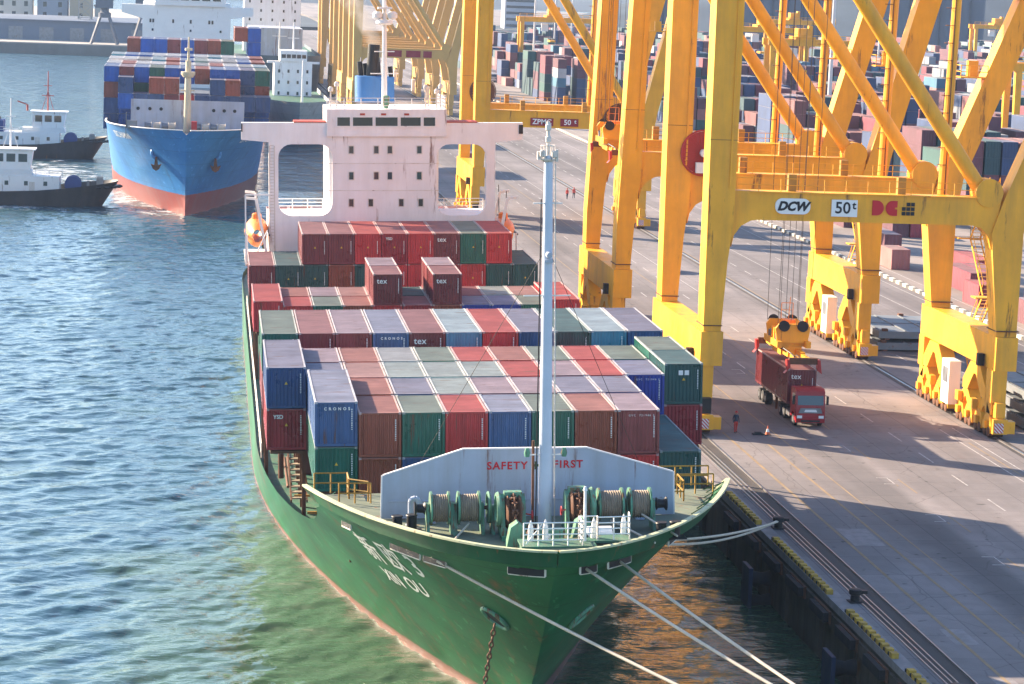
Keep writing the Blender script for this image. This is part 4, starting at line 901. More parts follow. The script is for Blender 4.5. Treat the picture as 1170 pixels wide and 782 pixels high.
row(167.8, 14.58, F20, 1, ['mauve', 'brick', 'grey', 'green', 'red', 'brick', 'green', 'red', 'green'], 'fourth row of the green ship')
row(161.2, 14.58 - P, F20, 9, ['royal'], 'starboard end of third row', 'lower', marks={0: 'HEAD'})
row(176.5, 15.2, F40, 0, ['green', 'maroon', 'mauve', 'blue', 'maroon', 'sky', 'red', 'navy', 'teal', 'sky', 'navy'], 'long row amidships', marks={3: 'CRONOS', 4: 'tex', 9: None})
def single(k, y, ztop, L, c, label, mark=None, lab=False, h=2.59): container(cx(k), y, ztop - h, L, h, c, label, G, SHIP, mark, lab)
single(1, 148.2, 15.2, F40, 'blue', 'blue container with white lettering topping the stack left of the front row', 'CRONOS')
single(1, 148.2, 15.2 - P, F40, 'green', 'dark green container with yellow label under the lettered blue one', None, True)
single(0, 161.4, 15.2, F40, 'navy', 'navy container with a yellow label on top of the outermost port stack', None, True)
single(0, 161.4, 15.2 - P, F40, 'crimson', 'dark red lettered container under the navy one in the outermost port stack', 'YSD', True)
single(10, 161.4, 15.2, F20, 'teal', 'dark green container with two white placards on top of the outermost starboard stack', 'BDR', True)
single(10, 167.6, 15.2, F20, 'green', 'dark green container behind the one with placards in the outermost starboard stack')
single(10, 161.4, 15.2 - P, F40, 'crimson', 'dark red container under the placarded green one at the starboard side')
single(9, 148.2, 12.1, F40, 'teal', 'blackish green container low at the starboard end of the front row', None, True)
for tier, (zt, c0, c1) in enumerate(((15.2 - P, 'mauve', 'teal'),)):
    single(0, 176.5, zt, F40, c0, 'dark red container low in the port end stack of the long row amidships'); single(10, 176.5, zt, F40, c1, 'blackish green container low in the starboard end stack of the long row amidships')
row(218, 11.7, F20, 1, ['red', 'green', 'brick', 'red', 'crimson', 'brick', 'royal', 'royal', 'green'], 'low row under the lone pair', labs=())
row(224.6, 11.7, F20, 1, ['brick', 'mauve', 'salmon', 'brick', 'teal', 'maroon', 'crimson', 'pale', 'salmon'], 'low row behind the lone pair')
single(0, 218, 12.1, F40, 'red', 'bright red long container in the port end stack before the bridge', None, True); single(10, 218, 12.1, F40, 'red', 'bright red long container in the starboard end stack before the bridge')
for k, nm in ((4, 'left'), (6, 'right')):
    single(k, 218, 14.31, F20, 'maroon', '%s of the two lone maroon containers with white lettering on the low row' % nm, 'tex')
    single(k, 224.6, 14.31, F20, 'mauve', 'dark red container directly behind the %s lone lettered one' % nm)
row(247, 11.8, F40, 0, ['maroon', 'teal', 'teal', 'brick', 'teal', 'red', 'red', 'crimson', 'red', 'teal', 'teal'], 'stack before the bridge', 'lower', h=2.9, labs=(1, 2, 8, 10))
row(247, 14.75, F40, 2, ['maroon', 'maroon', 'red', 'crimson', 'red', 'maroon', 'green', 'red'], 'stack before the bridge', 'upper', h=2.9, marks={3: 'YSD', 5: 'tex'}, labs=(0, 1, 2, 3, 4, 6, 7))
row(280, 13.2, F40, 1, ['crimson', 'brick', 'mauve', None, None, None, 'green', 'crimson', 'brick'], 'stack behind the bridge', 'top', h=2.9)

# ------------------------------------------------------------------ blue container ship astern
def bs_hb(y, z):
    g = min(max(z, 0), 14.5) / 13.9; f = g ** 1.2; t = (y - (418.5 - 7 * g)) / (72 - 44 * f)
    return 0.0 if t <= 0 else 13.2 * (1 - (1 - min(t, 1)) ** (2 + .4 * f)) ** (1 - .35 * g)
BX = .55
M['hull_blue'] = hull_mat('hull_blue', (.022, .17, .45), (.27, .05, .035), 3.6, (.06, .25, .52), .12)
bs = thing('container_ship', 'blue container ship with a red waterline coming up astern, escorted by tugs', 'container ship')
hm = MB(); ysb = [411.6 + .5 * k for k in range(10)] + [417 + k * 1.6 for k in range(18)] + [448, 455, 465, 480, 500, 560, 600, 630]
for side in (-1, 1):
    hm.grid([[(BX + side * bs_hb(max(y, 418.5 - 7 * min(z, 13.9) / 13.9), z), max(y, 418.5 - 7 * max(z, 0) / 13.9), z) for z in [-1.5 + (14.9 + .6 * max(0, (470 - y) / 60)) * k / 20 for k in range(21)]] for y in ysb])
bh = hm.build('hull', M['hull_blue'], bs, recalc=False, angle=50)
MB().grid([[(BX - bs_hb(y, 12.6), y, 12.7), (BX + bs_hb(y, 12.6), y, 12.7)] for y in (412.5, 414, 417, 421, 427, 435, 450, 480, 630)]).build('deck', M['steel'], bs, recalc=False)
cr = MB()
for side in (-1, 1):
    pts = [(BX + side * bs_hb(max(y, 411.6), 13.9), max(y, 411.6), 13.4 + .6 * max(0, (470 - y) / 60)) for y in ysb]
    for p, q in zip(pts, pts[1:]): cr.bar(p, q, .3, .12)
cr.build('cap_rail', M['white_clean'], bs)
for side in (-1, 1):
    x = BX + side * bs_hb(420, 8.4)
    MB().prism([(0, 0), (.5, .3), (.85, 1.1), (.3, .9), (.15, 2.2), (-.15, 2.2), (-.3, .9), (-.85, 1.1), (-.5, .3)], 'y', -.3, .3).build('anchor', M['rust'], bh).location = (x + side * .3, 419.0, 7.0)
    MB().ring((x + side * .1, 419.6, 9.8), 'y', .9, .3, 16, 6).build('hawse_lip', M['hull_blue'], bh)
def bs_text(s, size, yc, zc, side):
    mb = text_mb(s, size, 0, offset=.02); mb.v = [(yc + (-x if side < 0 else x), 0, zc + z) for x, y, z in mb.v]; mb = subdiv_text(mb)
    mb.v = [(BX + side * (bs_hb(a, z) + .08), a, z) for a, d, z in mb.v]; mb.build('ship_name', M['letter_white'], bh, recalc=False)
bs_text('SITC HAMW', 1.4, 426.5, 12.0, -1); bs_text('SITC HAMW', 1.4, 426.5, 12.0, 1)
p_ = MB().box(BX - 9, BX + 9.3, 431.4, 431.6, 12.7, 17.6).build('breakwater', M['grey_blue'], bs)
for x in (-7.3, -5.4, -3.6, 4.9, 6.6, 8.3): MB().lathe([(-.05, .28), (.01, .28)], (x, 431.36, 16.1), 'y', 12).build('port', M['black'], p_)
MB().tube((BX + .1, 428, 12.7), (BX + .1, 428, 24.2), .62, .45, 12).lathe([(21.5, .8), (22.0, 1.15), (22.4, 1.15)], (BX + .1, 428, 0), n=12).tube((BX + .1, 428, 24.2), (BX + .1, 428, 28), .22, .12).lathe([(25.8, .6), (26.2, .6)], (BX + .1, 428, 0)).box(BX - 1.0, BX + 1.2, 427.8, 428, 19.3, 19.5).build('foremast', paint('mast_cream', (.58, .50, .34), .5, .1, rust=.1), bs)
for i, x in enumerate((-5.6, -4.2, -2.9, -1.8, 2.3, 3.6, 4.9, 6.2)): MB().lathe([(-.55, .8), (-.5, .62), (.5, .62), (.55, .8)], (x, 426.5, 13.6), 'x', 14).build('winch_drum', M['rope'] if i % 2 else M['steel'], bs)
MB().box(1.3, 2.2, 425, 426, 12.8, 14.6).build('windlass', M['red'], bs)
MB().box(-9, -7.2, 419.5, 421, 13.6, 14.8).box(-9, -8.9, 419.5, 421, 12, 16).build('gangway_frame', M['steel'], bs)
sp = MB().prism([(-9.2, 24.5), (9.8, 24.5), (9.8, 27.9), (14.7, 28.6), (14.7, 30.4), (-13.7, 30.4), (-13.7, 28.6), (-9.2, 27.4)], 'y', 580, 583)
sp.box(-9.2, 9.8, 583.01, 598, 12.7, 31).box(-9.2, 9.8, 580, 583, 12.7, 24.49).box(-6.5, 8.6, 579.4, 596, 30.41, 34.2)
sp.build('superstructure', M['white_clean'], bs)
for k in range(6): MB().box(-5.6 + k * 2.3, -3.9 + k * 2.3, 579.3, 579.41, 31.6, 33.1).build('window', M['glass'], bs)
for x in (-7.5, -6.9, -2.6, 1.2, 5.2, 5.9): MB().box(x - .2, x + .2, 579.92, 580.02, 26.6, 27.4).build('window', M['glass'], bs)
for x in (-7.0, 7.7, 1.2): MB().box(x - .2, x + .2, 579.92, 580.02, 24.8, 25.3).build('window', M['glass'], bs)
BG = 'containers stacked on the blue ship'
def brow(y, zt, L, k0, cols, where, tier):
    for i, c in enumerate(cols):
        if c: container(BX - 13.75 + (k0 + i) * 2.5, y, zt - 2.59, L, 2.59, c, '%s container, %s from left, %s, %s' % (CC[c][2], ORD[i], tier, where), BG, full=False)
brow(443, 22.35, F40, 0, ['cobalt', 'mauve', 'cobalt', 'green', 'cobalt', 'cobalt', 'brick', 'cobalt', 'cobalt', 'navy', 'green'], 'foremost stack of the blue ship', 'top tier')
brow(443, 19.73, F40, 0, ['brick', 'navy', 'green', None, None, None, None, None, 'navy', 'navy', 'brick'], 'foremost stack of the blue ship', 'second tier')
brow(443, 17.11, F40, 0, ['navy', 'cobalt', None, None, None, None, None, None, None, 'cobalt', 'cobalt'], 'foremost stack of the blue ship', 'third tier')
brow(443, 14.49, F40, 0, ['navy', 'cobalt', None, None, None, None, None, None, None, 'cobalt', 'cobalt'], 'foremost stack of the blue ship', 'bottom tier')
brow(436.6, 20.9, F20, 1, ['navy', None, 'brick', 'brick', None, None, 'navy', 'brick'], 'short front row, blue ship', 'top tier')
brow(436.6, 18.28, F20, 1, ['cobalt', 'navy', 'navy', 'maroon', 'red', 'navy', 'navy', 'navy', 'navy', 'navy'], 'short front row, blue ship', 'second tier')
rr = random.Random(11)
for n, y in enumerate((457, 471, 485)):
    brow(y, 22.4 + .25 * (n % 3), F40, 0 if n < 3 else 1, [rr.choice(['cobalt', 'sky', 'grey', 'white', 'white', 'sky', 'pale', 'white', 'brick']) for _ in range(11 if n < 3 else 9)], '%s roof row behind, blue ship' % ORD[n], 'top tier')
brow(500, 25.4, F40, 1, ['brick', 'cobalt', 'cobalt', 'mauve', 'cobalt', 'mauve', 'brick', 'green', None, None], 'high row before the blue ship bridge', 'top tier')
brow(500, 28.0, F40, 9, ['brick', 'cobalt'], 'right corner before the blue ship bridge', 'upper tier'); brow(500, 25.4, F40, 10, ['cobalt'], 'right corner before the blue ship bridge', 'lower tier')

# ------------------------------------------------------------------ tugs
M['tug_black'] = paint('tug_black', (.035, .038, .045), .6, .3, rust=.15, dirt=.4, scale=.4); M['navy_paint'] = paint('navy_paint', (.03, .06, .20), .4, .15, scale=.6); M['tug_red'] = paint('tug_red', (.42, .06, .04), .5, .1)
def tug(x, y, label, s, funnels, low):
    t = thing('tugboat', label, 'tugboat', (x, y, 0), group='harbour tugs nosing up to the blue ship')   # bow at +x
    def w(q, z):
        f = max(0, min(1, (-q) / 9)); g = max(0, min(1, (q + 36) / 5)); return 5.0 * (1 - (1 - f) ** 2.3) ** .5 * (.7 + .3 * g) * (.82 + .06 * z)
    def top(q): return 2.3 + 1.9 * max(0, (q + 17) / 17) ** 1.4
    qs = [0, -.3, -.8, -1.5, -2.5, -4, -6, -9, -13, -18, -25, -31, -34, -36]
    h = MB()
    for sd in (-1, 1): h.grid([[(q - (1 - k / 6) * 3.0 * max(0, 1 + q / 9), sd * w(q, top(q) * k / 6), -.6 + (top(q) + .6) * k / 6) for k in range(7)] for q in qs])
    h.grid([[(-36, -w(-36, 0), -.6), (-36, w(-36, 0), -.6)], [(-36, -w(-36, 2), 2.3), (-36, w(-36, 2), 2.3)]])
    hl = h.build('hull', M['tug_black'], t, recalc=False)
    MB().grid([[(q, -w(q, 2) * .97, top(q) - .75), (q, w(q, 2) * .97, top(q) - .75)] for q in qs]).build('deck', M['steel'], t, recalc=False)
    fe = MB()
    for k in range(9):
        a = (k - 4) * .3; q = -5 * (1 - math.cos(a)) + .1; fe.ring((q, 4.6 * math.sin(a) * 1.0, 3.2), 'z', .36, .17, 10, 5)
    fe.build('tyre_fender', M['rubber'], hl)
    hs = MB().box(-26, -9.5, -3.2, 3.2, 1.5, 4.7).box(-20 + low, -11.5 + low, -2.4, 2.4, 4.7, 5.6).build('deckhouse', M['white_clean'], t)
    for k in range(5): MB().box(-24.4 + k * 3.1, -23.8 + k * 3.1, -3.24, -3.19, 3.2, 3.9).build('window', M['glass'], hs)
    MB().box(-14.3, -13.4, -3.24, -3.19, 1.9, 3.8).build('door', M['white_rusty'], hs)
    wh = MB().prism([(-18 + low, 5.6), (-11.8 + low, 5.6), (-11.3 + low, 8.8), (-18 + low, 8.8)], 'y', -2.2, 2.2).box(-18.4 + low, -10.9 + low, -2.5, 2.5, 8.8, 9.0).build('wheelhouse', M['white_clean'], t)
    for k in range(3): MB().box(-17.4 + low + k * 1.9, -16.0 + low + k * 1.9, -2.24, -2.19, 6.9, 8.2).build('window', M['glass'], wh)
    mt = MB().tube((-15 + low, 0, 9), (-15 + low, 0, 17), .16, .08).box(-16.2 + low, -13.8 + low, -.1, .1, 12, 12.15).box(-15.9 + low, -14.2 + low, -.1, .1, 14, 14.12).bar((-16.2 + low, 0, 9), (-15 + low, 0, 13), .1).bar((-13.8 + low, 0, 9), (-15 + low, 0, 13), .1); mt.build('mast', M[funnels], t)
    for sd in (-1, 1):
        MB().box(-23.5, -20.6, sd * 2 - .7, sd * 2 + .7, 4.71, 7.0).build('funnel', M['navy_paint'], t); MB().tube((-22.6, sd * 2, 7), (-23.4, sd * 2, 8.6), .28).tube((-21.6, sd * 2, 7), (-22.4, sd * 2, 8.4), .28).build('exhaust_pipe', M['black'], t)
    MB().tube((-19 + low, -1.2, 9), (-19 + low, -1.2, 10.2), .2).tube((-19 + low, -1.2, 10.2), (-21 + low, -1.2, 10.9), .12).build('fire_monitor', M['tug_red'], t)
    wn = MB().lathe([(-1.4, 1.35), (-1.25, 1.35), (-1.2, 1.0), (1.2, 1.0), (1.25, 1.35), (1.4, 1.35)], (-7.4, 0, 3.4), 'y', 20); wn.build('winch', M['navy_paint'], t)
    MB().box(-3.6, -2.6, -1.4, -1, 3.1, 4.6).box(-3.6, -2.6, 1, 1.4, 3.1, 4.6).tube((-3.1, -1.2, 4.2), (-3.1, 1.2, 4.2), .15).box(-5.2, -4.8, -.3, .3, 3, 4.0).build('towing_bitts', M['steel'], t)
    a, b = railing([(-9, -3.1, 4.7), (-26, -3.1, 4.7)], 1, 2, .05, 2); a.build('rail', M['white_clean'], t); b.build('rail_post', M['white_clean'], t)
tug(-10.2, 433, 'nearer tug with a white deckhouse and black hull at the left edge of the picture', 1, 'white_clean', -2.5)
tug(-15.2, 540, 'farther tug with a red mast and blue funnels', 1, 'tug_red', 3)
def foam_mat():
    m, nt, b, lk = newmat('foam'); tc = N(nt, 'ShaderNodeTexCoord'); b.inputs['Base Color'].default_value = (.62, .66, .68, 1); b.inputs['Roughness'].default_value = .7
    f = noise(nt, tc.outputs['Object'], .35, 7, .7, mapping=(1, .8, 1)); uvw = N(nt, 'ShaderNodeVectorMath', operation='LENGTH')
    mp = N(nt, 'ShaderNodeMapping'); mp.inputs['Location'].default_value = (-1, -1, 0); mp.inputs['Scale'].default_value = (2, 2, 0); lk.new(tc.outputs['Generated'], mp.inputs[0]); lk.new(mp.outputs[0], uvw.inputs[0])
    e = ramp(nt, uvw.outputs['Value'], [(.2, .2), (1.0, -0.0)]); ad = N(nt, 'ShaderNodeMath', operation='ADD'); lk.new(f, ad.inputs[0]); lk.new(e, ad.inputs[1])
    a = ramp(nt, ad.outputs[0], [(.56, 0.0), (.78, .8)]); lk.new(a, b.inputs['Alpha']); return m
M['foam'] = foam_mat()
for (x, y, w, l, lb) in ((-26, 492, 26, 74, 'white churned wash on the water between the two tugs'), (-8, 452, 13, 60, 'foam along the bow of the blue ship and the nearer tug'), (-3, 424, 16, 16, 'small bow wave at the stem of the blue ship'), (-30, 425, 26, 10, 'thin wash along the nearer tug')):
    pts = [(x + w * .5 * math.cos(a), y + l * .5 * math.sin(a), .03) for a in [2 * math.pi * q / 28 for q in range(28)]]
    tag(MB().raw(pts, [tuple(range(28))]).build('foam', M['foam'], recalc=False), lb, 'foam', kind='stuff')

# ------------------------------------------------------------------ ships moored further along the quay
def moored(name, label, x, y, ylen, bw_, zt, hullm, houses, px):
    t = thing(name, label, 'ship', (x, y, 0))
    def f(q, z): g = min(max(z, 0), zt) / zt; k = (q + 5 * g) / (32 - 14 * g); return 0 if k <= 0 else bw_ * (1 - (1 - min(k, 1)) ** 2.2) ** (1 - .3 * g)
    qs = [-5, -4, -3, -2, 0, 2, 5, 9, 14, 20, 28, ylen]; h = MB()
    for sd in (-1, 1): h.grid([[(sd * f(max(q, -5 * min(max(z, 0), zt) / zt), z), max(q, -5 * min(max(z, 0), zt) / zt), z) for z in [-1 + (zt + 1) * k / 8 for k in range(9)]] for q in qs])
    h.build('hull', hullm, t, recalc=False)
    MB().grid([[(-f(q, zt - 1), q, zt - 1), (f(q, zt - 1), q, zt - 1)] for q in qs[1:]]).build('deck', M['deck_green'], t, recalc=False)
    for (x0, x1, y0, y1, z0, z1) in houses[:1]:
        hs = MB(); hs.box(x0, x1, y0, y1, z0, z1).box(x0 - 1.8, x1 + 1.8, y0 + .1, y0 + 2, z1 + .001, z1 + .5).box(x0 + 1.3, x1 - 1.3, y0 - .3, y1 - 2, z1 + .501, z1 + 3.1)
        hs = hs.build('superstructure', M['white_paint'], t); n = int((x1 - x0) / px)
        for r_ in range(int((z1 - z0) / 2.7)):
            for k in range(n): MB().box(x0 + (k + .5) * (x1 - x0) / n - .25, x0 + (k + .5) * (x1 - x0) / n + .25, y0 - .06, y0 + .02, z0 + 1 + r_ * 2.7, z0 + 1.8 + r_ * 2.7).build('window', M['glass'], hs)
        for k in range(5): MB().box(x0 + 1.7 + k * (x1 - x0 - 3) / 5, x0 + 1.7 + (k + .8) * (x1 - x0 - 3) / 5, y0 - .36, y0 - .28, z1 + 1.3, z1 + 2.2).build('window', M['glass'], hs)
    MB().tube(((houses[0][0] + houses[0][1]) / 2, houses[0][2] + 3, houses[0][5] + 3), ((houses[0][0] + houses[0][1]) / 2, houses[0][2] + 3, houses[0][5] + 10), .25, .12).tube((1, 8, zt - 1), (1, 8, zt + 9), .3, .15).box(-1, 3, 7.9, 8.1, zt + 5, zt + 5.2).box((houses[0][0] + houses[0][1]) / 2 - 1.4, (houses[0][0] + houses[0][1]) / 2 + 1.4, houses[0][2] + 2.9, houses[0][2] + 3.1, houses[0][5] + 6, houses[0][5] + 6.2).build('mast', M['white_clean'], t)
    return t
M['hull_pale'] = hull_mat('hull_pale', (.42, .43, .41), (.30, .10, .07), 1.5, (.50, .50, .48), .3)
M['hull_slate'] = hull_mat('hull_slate', (.10, .13, .17), (.30, .10, .07), 2.5, (.14, .17, .2), .1)
moored('coaster', 'small ship with a pale grey hull and square white house moored beyond the green ship', 26.2, 603, 70, 7.5, 9.3, M['hull_pale'], [(-4.3, 4.9, 45, 56, 7.5, 16.2)], 2.0)
t4 = moored('cargo_ship', 'large ship with a tall white house in the haze behind the blue ship', 25.5, 740, 120, 13, 15, M['hull_slate'], [(-8, 9, 60, 74, 14, 33.5)], 3.2)
MB().box(-7, 8, 20, 50, 14, 22).build('hatch_boxes', M['grey_blue'], t4)

# ================================================================== QUAY CRANES
WX, LX = 41.9, 66.2      # the two crane rails
def quay_crane(name_label, yf, yb, mat, detail=2, lean=.35, beam=(21.3, 23.6), top=60, group='quay cranes on the rails', woff=0.0, wtop=0.0):
    t = thing('quay_crane', name_label, 'crane', (0, (yf + yb) / 2, 4.1), 0, group)
    ym = (yf + yb) / 2; m = M[mat]; z0 = -4.1
    def Y(v): return v - ym
    def Z(v): return v - 4.1
    for y in (yf, yb):
        yy = Y(y)
        # waterside leg: narrow at the sill, wide from the portal up
        tw = wtop
        lg = MB().prism([(WX - .35 + woff, Z(12.3)), (WX + 1.05 + woff, Z(12.3)), (WX + 1.35 + woff, Z(18.0)), (WX + 1.7 + woff, Z(beam[0] - .1)), (WX + 1.7 + woff + tw * .4, Z(top)), (WX - .6 + woff + tw, Z(top)), (WX - .5 + woff + tw * .3, Z(beam[1] + 4)), (WX - .4 + woff, Z(16))], 'y', yy - 1.2, yy + 1.2)
        lg = lg.build('leg', m, t)
        if detail:
            sm_ = MB()
            for q in range(3): z_ = Z(beam[1] + 4 + q * 12.2); f_ = (beam[1] + 4 + q * 12.2 - beam[0]) / (top - beam[0]); sm_.box(WX - .62 + woff + tw * f_ + .06, WX + 1.72 + woff + tw * .4 * f_, yy - 1.215, yy - 1.2005, z_, z_ + .035)
            sm_.build('weld_seam', M['rust'], lg)
            tr_ = MB().bar((WX + 1.25 + woff, yy - 1.26, Z(beam[1] + .2)), (WX + 1.25 + woff + tw * .4, yy - 1.26, Z(top)), .14, .1)
            for q in range(18): z_ = Z(beam[1] + 1 + q * 2); tr_.box(WX + 1.1 + woff, WX + 1.4 + woff, yy - 1.33, yy - 1.205, z_, z_ + .08)
            tr_.build('cable_tray', m, lg)
        # landside leg: upright outer face to the portal, then leaning to landward
        zt = beam[1]; L = top - zt
        lg = MB().prism([(LX - .45, Z(12.3)), (LX + 1.25, Z(12.3)), (LX + 1.3, Z(beam[0] - .6)), (LX + 1.75, Z(zt)), (LX + 1.75 + lean * L, Z(top)), (LX - .55 + lean * L, Z(top)), (LX - .4, Z(zt)), (LX - 1.35, Z(beam[0] - .6))], 'y', yy - 1.0, yy + 1.0)
        lg = lg.build('leg', m, t)
        if detail:
            for hz_ in (32.5, 39.5):
                pl = MB()
                px_ = LX + .6 + lean * (hz_ - zt)
                pl.box(px_ - 3.4, px_ - 1.0, yy - 1.6, yy + .2, Z(hz_), Z(hz_) + .12)
                for (ax, ay, bx2, by2) in ((-3.4, -1.6, -1.0, -1.6), (-3.4, -1.6, -3.4, .2)):
                    for hh in (.55, 1.1): pl.bar((px_ + ax, yy + ay, Z(hz_) + hh), (px_ + bx2, yy + by2, Z(hz_) + hh), .06)
                for ax in (-3.4, -2.6, -1.8, -1.0): pl.bar((px_ + ax, yy - 1.6, Z(hz_)), (px_ + ax, yy - 1.6, Z(hz_) + 1.1), .06)
                pl.box(px_ - 2.6, px_ - 1.7, yy - 1.0, yy - .4, Z(hz_) + .12, Z(hz_) + 1.5)
                pl.build('platform', m, t)
            ld_ = MB(); xl = LX - 4.9
            for yy2 in (yy + .9, yy + 1.45): ld_.bar((xl, yy2, Z(beam[1])), (xl, yy2, Z(top)), .07)
            for q in range(90): z_ = Z(beam[1] + .4 + q * .4); ld_.bar((xl, yy + .9, z_), (xl, yy + 1.45, z_), .04)
            for q in range(24): ld_.ring((xl - .3, yy + 1.15, Z(beam[1] + 2.4 + q * 1.4)), 'z', .38, .03, 10, 4)
            ld_.build('caged_ladder', M['rust'], t)
        # portal beam with filleted corners
        WB = WX + 1.655 + woff
        pb = [(WB, Z(beam[1])), (WB, Z(beam[0] - 2.2))] + [(WB + 2.0 * (1 - math.cos(a)), Z(beam[0] - 2.2) + 2.2 * math.sin(a)) for a in (R(25), R(50), R(75), R(90))] 
        pb += [(LX - 1.3 - 1.6 * (1 - math.cos(a)), Z(beam[0] - 1.8) + 1.8 * math.sin(a)) for a in (R(90), R(65), R(35))] + [(LX - 1.29, Z(beam[0] - 1.9)), (LX - .61, Z(beam[1]))]
        MB().prism(pb, 'y', yy - .8, yy + .8).box(WX + 3, LX - 2.5, yy - .95, yy - .801, Z(beam[1]) - .09, Z(beam[1]) - .005).build('portal_beam', m, t)
        # long tubular brace from the landside joint up to the waterside leg head
        MB().tube((LX - 1.6, yy, Z(beam[1]) - .3), (WX + .6, yy, Z(54)), .62, .62, 16).lathe([(-.9, 1.15), (.9, 1.15)], (LX - 1.7, yy, Z(beam[1]) + .35), 'y', 20).build('brace', m, t)
        MB().box(WX - 1.1, LX + 1.6 + lean * L, yy - .8, yy + .8, Z(top - .1), Z(top + 2)).build('top_beam', m, t)
        if detail > 1:
            for x0, x1, zz in ((WX - .45 + woff, WX + 1.15 + woff, 12.75), (LX - .57, LX + 1.37, 12.75)): MB().box(x0, x1, yy - 1.3, yy + 1.3, Z(zz), Z(zz + .07)).build('flange', M['rust'], t)
    for x, side in ((WX, -1), (LX, 1)):
        s0, s1 = Y(yf) - 1.4, Y(yb) + 1.8
        xs_ = .35 + woff if x == WX else .4
        MB().prism([(s0, Z(9.55)), (s1, Z(9.55)), (s1, Z(12.29)), (s0, Z(12.29))], 'x', x + xs_ - .9, x + xs_ + .9).build('sill_beam', m, t)
        for ya in (s0 + .15, s1 - 1.75): MB().box(x - .62, x + .62, ya, ya + 1.6, Z(6.9), Z(9.549)).box(x - .5, x + .5, ya + .2, ya + 1.4, Z(5.9), Z(6.899)).build('support_column', m, t)
        # rocker beams and bogies at both ends
        for c in (s0 + 4.9, s1 - 4.9):
            e = MB().prism([(c - 3.3, Z(7.0)), (c - 1.9, Z(7.0)), (c - .3, Z(8.6)), (c + .3, Z(8.6)), (c + 1.9, Z(7.0)), (c + 3.3, Z(7.0)), (c + 3.2, Z(7.8)), (c + 1.3, Z(9.5)), (c - 1.3, Z(9.5)), (c - 3.2, Z(7.8))], 'x', x - .62, x + .62)
            eq = e.build('equaliser', m, t)
            for q in (-2.6, 2.6):
                cc = c + q
                MB().prism([(cc - 1.7, Z(5.55)), (cc - .85, Z(5.55)), (cc - .15, Z(6.3)), (cc + .15, Z(6.3)), (cc + .85, Z(5.55)), (cc + 1.7, Z(5.55)), (cc + 1.6, Z(6.1)), (cc + .55, Z(7.0)), (cc - .55, Z(7.0)), (cc - 1.6, Z(6.1))], 'x', x - .5, x + .5).build('equaliser', m, eq)
                for w in (-1.25, 1.25):
                    b = MB().prism([(cc + w - 1.0, Z(4.42)), (cc + w + 1.0, Z(4.42)), (cc + w + 1.05, Z(5.1)), (cc + w + .75, Z(5.65)), (cc + w + .3, Z(5.95)), (cc + w - .3, Z(5.95)), (cc + w - .75, Z(5.65)), (cc + w - 1.05, Z(5.1))], 'x', x - .55, x + .55)
                    b.box(x - .85, x - .56, cc + w - .35, cc + w + .3, Z(4.75), Z(5.35)) if detail else None
                    bo = b.build('bogie', m, t)
                    if detail: MB().lathe([(-.64, .28), (-.6, .4), (.6, .4), (.64, .28)], (x, cc + w - .5, Z(4.46)), 'x', 14).lathe([(-.64, .28), (-.6, .4), (.6, .4), (.64, .28)], (x, cc + w + .5, Z(4.46)), 'x', 14).build('wheel', M['rust'], bo)
        if detail:
            bu = MB().box(x - .6, x + .6, s0 - .85, s0 - .4, Z(4.5), Z(5.7)).tube((x, s0 - .4, Z(5.1)), (x, s0 + .3, Z(5.1)), .3).box(x + .62, x + 1.3, s0 - .6, s0 + .5, Z(4.5), Z(5.5)); bo = bu.build('buffer', m, t)
            MB().box(x - .5, x + .25, s0 - .88, s0 - .855, Z(4.6), Z(5.4)).build('hazard_plate', M['hazard'], bo)
            MB().box(x - .35, x + .45, s0 - .5, s0 + .2, Z(5.75), Z(7.0)).build('cable_box', M['black'] if side < 0 else m, t)
            MB().box(x - .62 - .5, x - .6, s0 + 2.6, s0 + 3.2, Z(9.6), Z(10.6)).build('loudspeaker', M['black'], t)
            g = MB()
            for k in range(4): g.box(x - .6 - .32 + .0, x - .45, s0 + 4 + k * 4.2, s0 + 4.9 + k * 4.2, Z(5.8), Z(6.6))
            g.build('motor', m, t)
    # electrical cabin under the landside sill
    MB().box(LX - 1.35, LX - .35, -1.1, 1.1, Z(5.2), Z(8.9)).build('electric_cabin', M['white_clean'], t)
    if detail:
        MB().box(LX - 1.38, LX - 1.351, -.7, .7, Z(7.0), Z(8.3)).build('cabin_panel', M['steel'], t)
    # cable reel on the back portal and walkway with stanchions
    if detail > 0:
        for yy, rr_ in ((Y(yb) - .2, 2.0),):
            rc = MB().ring((WX + 2.7, yy - 1.2, Z(beam[1]) + 1.7), 'y', 1.95, .08, 32, 5)
            for k in range(28): a = 2 * math.pi * k / 28; rc.bar((WX + 2.7, yy - 1.2, Z(beam[1]) + 1.7), (WX + 2.7 + 1.95 * math.cos(a), yy - 1.2, Z(beam[1]) + 1.7 + 1.95 * math.sin(a)), .05)
            rl_ = rc.build('cable_reel', M['red'] if mat == 'yellow_crane' else M['rust'], t)
            MB().lathe([(-.05, 1.85), (0, 1.85)], (WX + 2.7, yy - 1.05, Z(beam[1]) + 1.7), 'y', 32).build('reel_disc', M['red'] if mat == 'yellow_crane' else M['rust'], rl_)
            MB().lathe([(-.5, .35), (.2, .35)], (WX + 2.7, yy - 1.3, Z(beam[1]) + 1.7), 'y', 12).box(WX + 2.0, WX + 3.6, yy - 1.9, yy - 1.4, Z(beam[1]), Z(beam[1]) + .9).build('reel_motor', M['white_clean'], rl_)
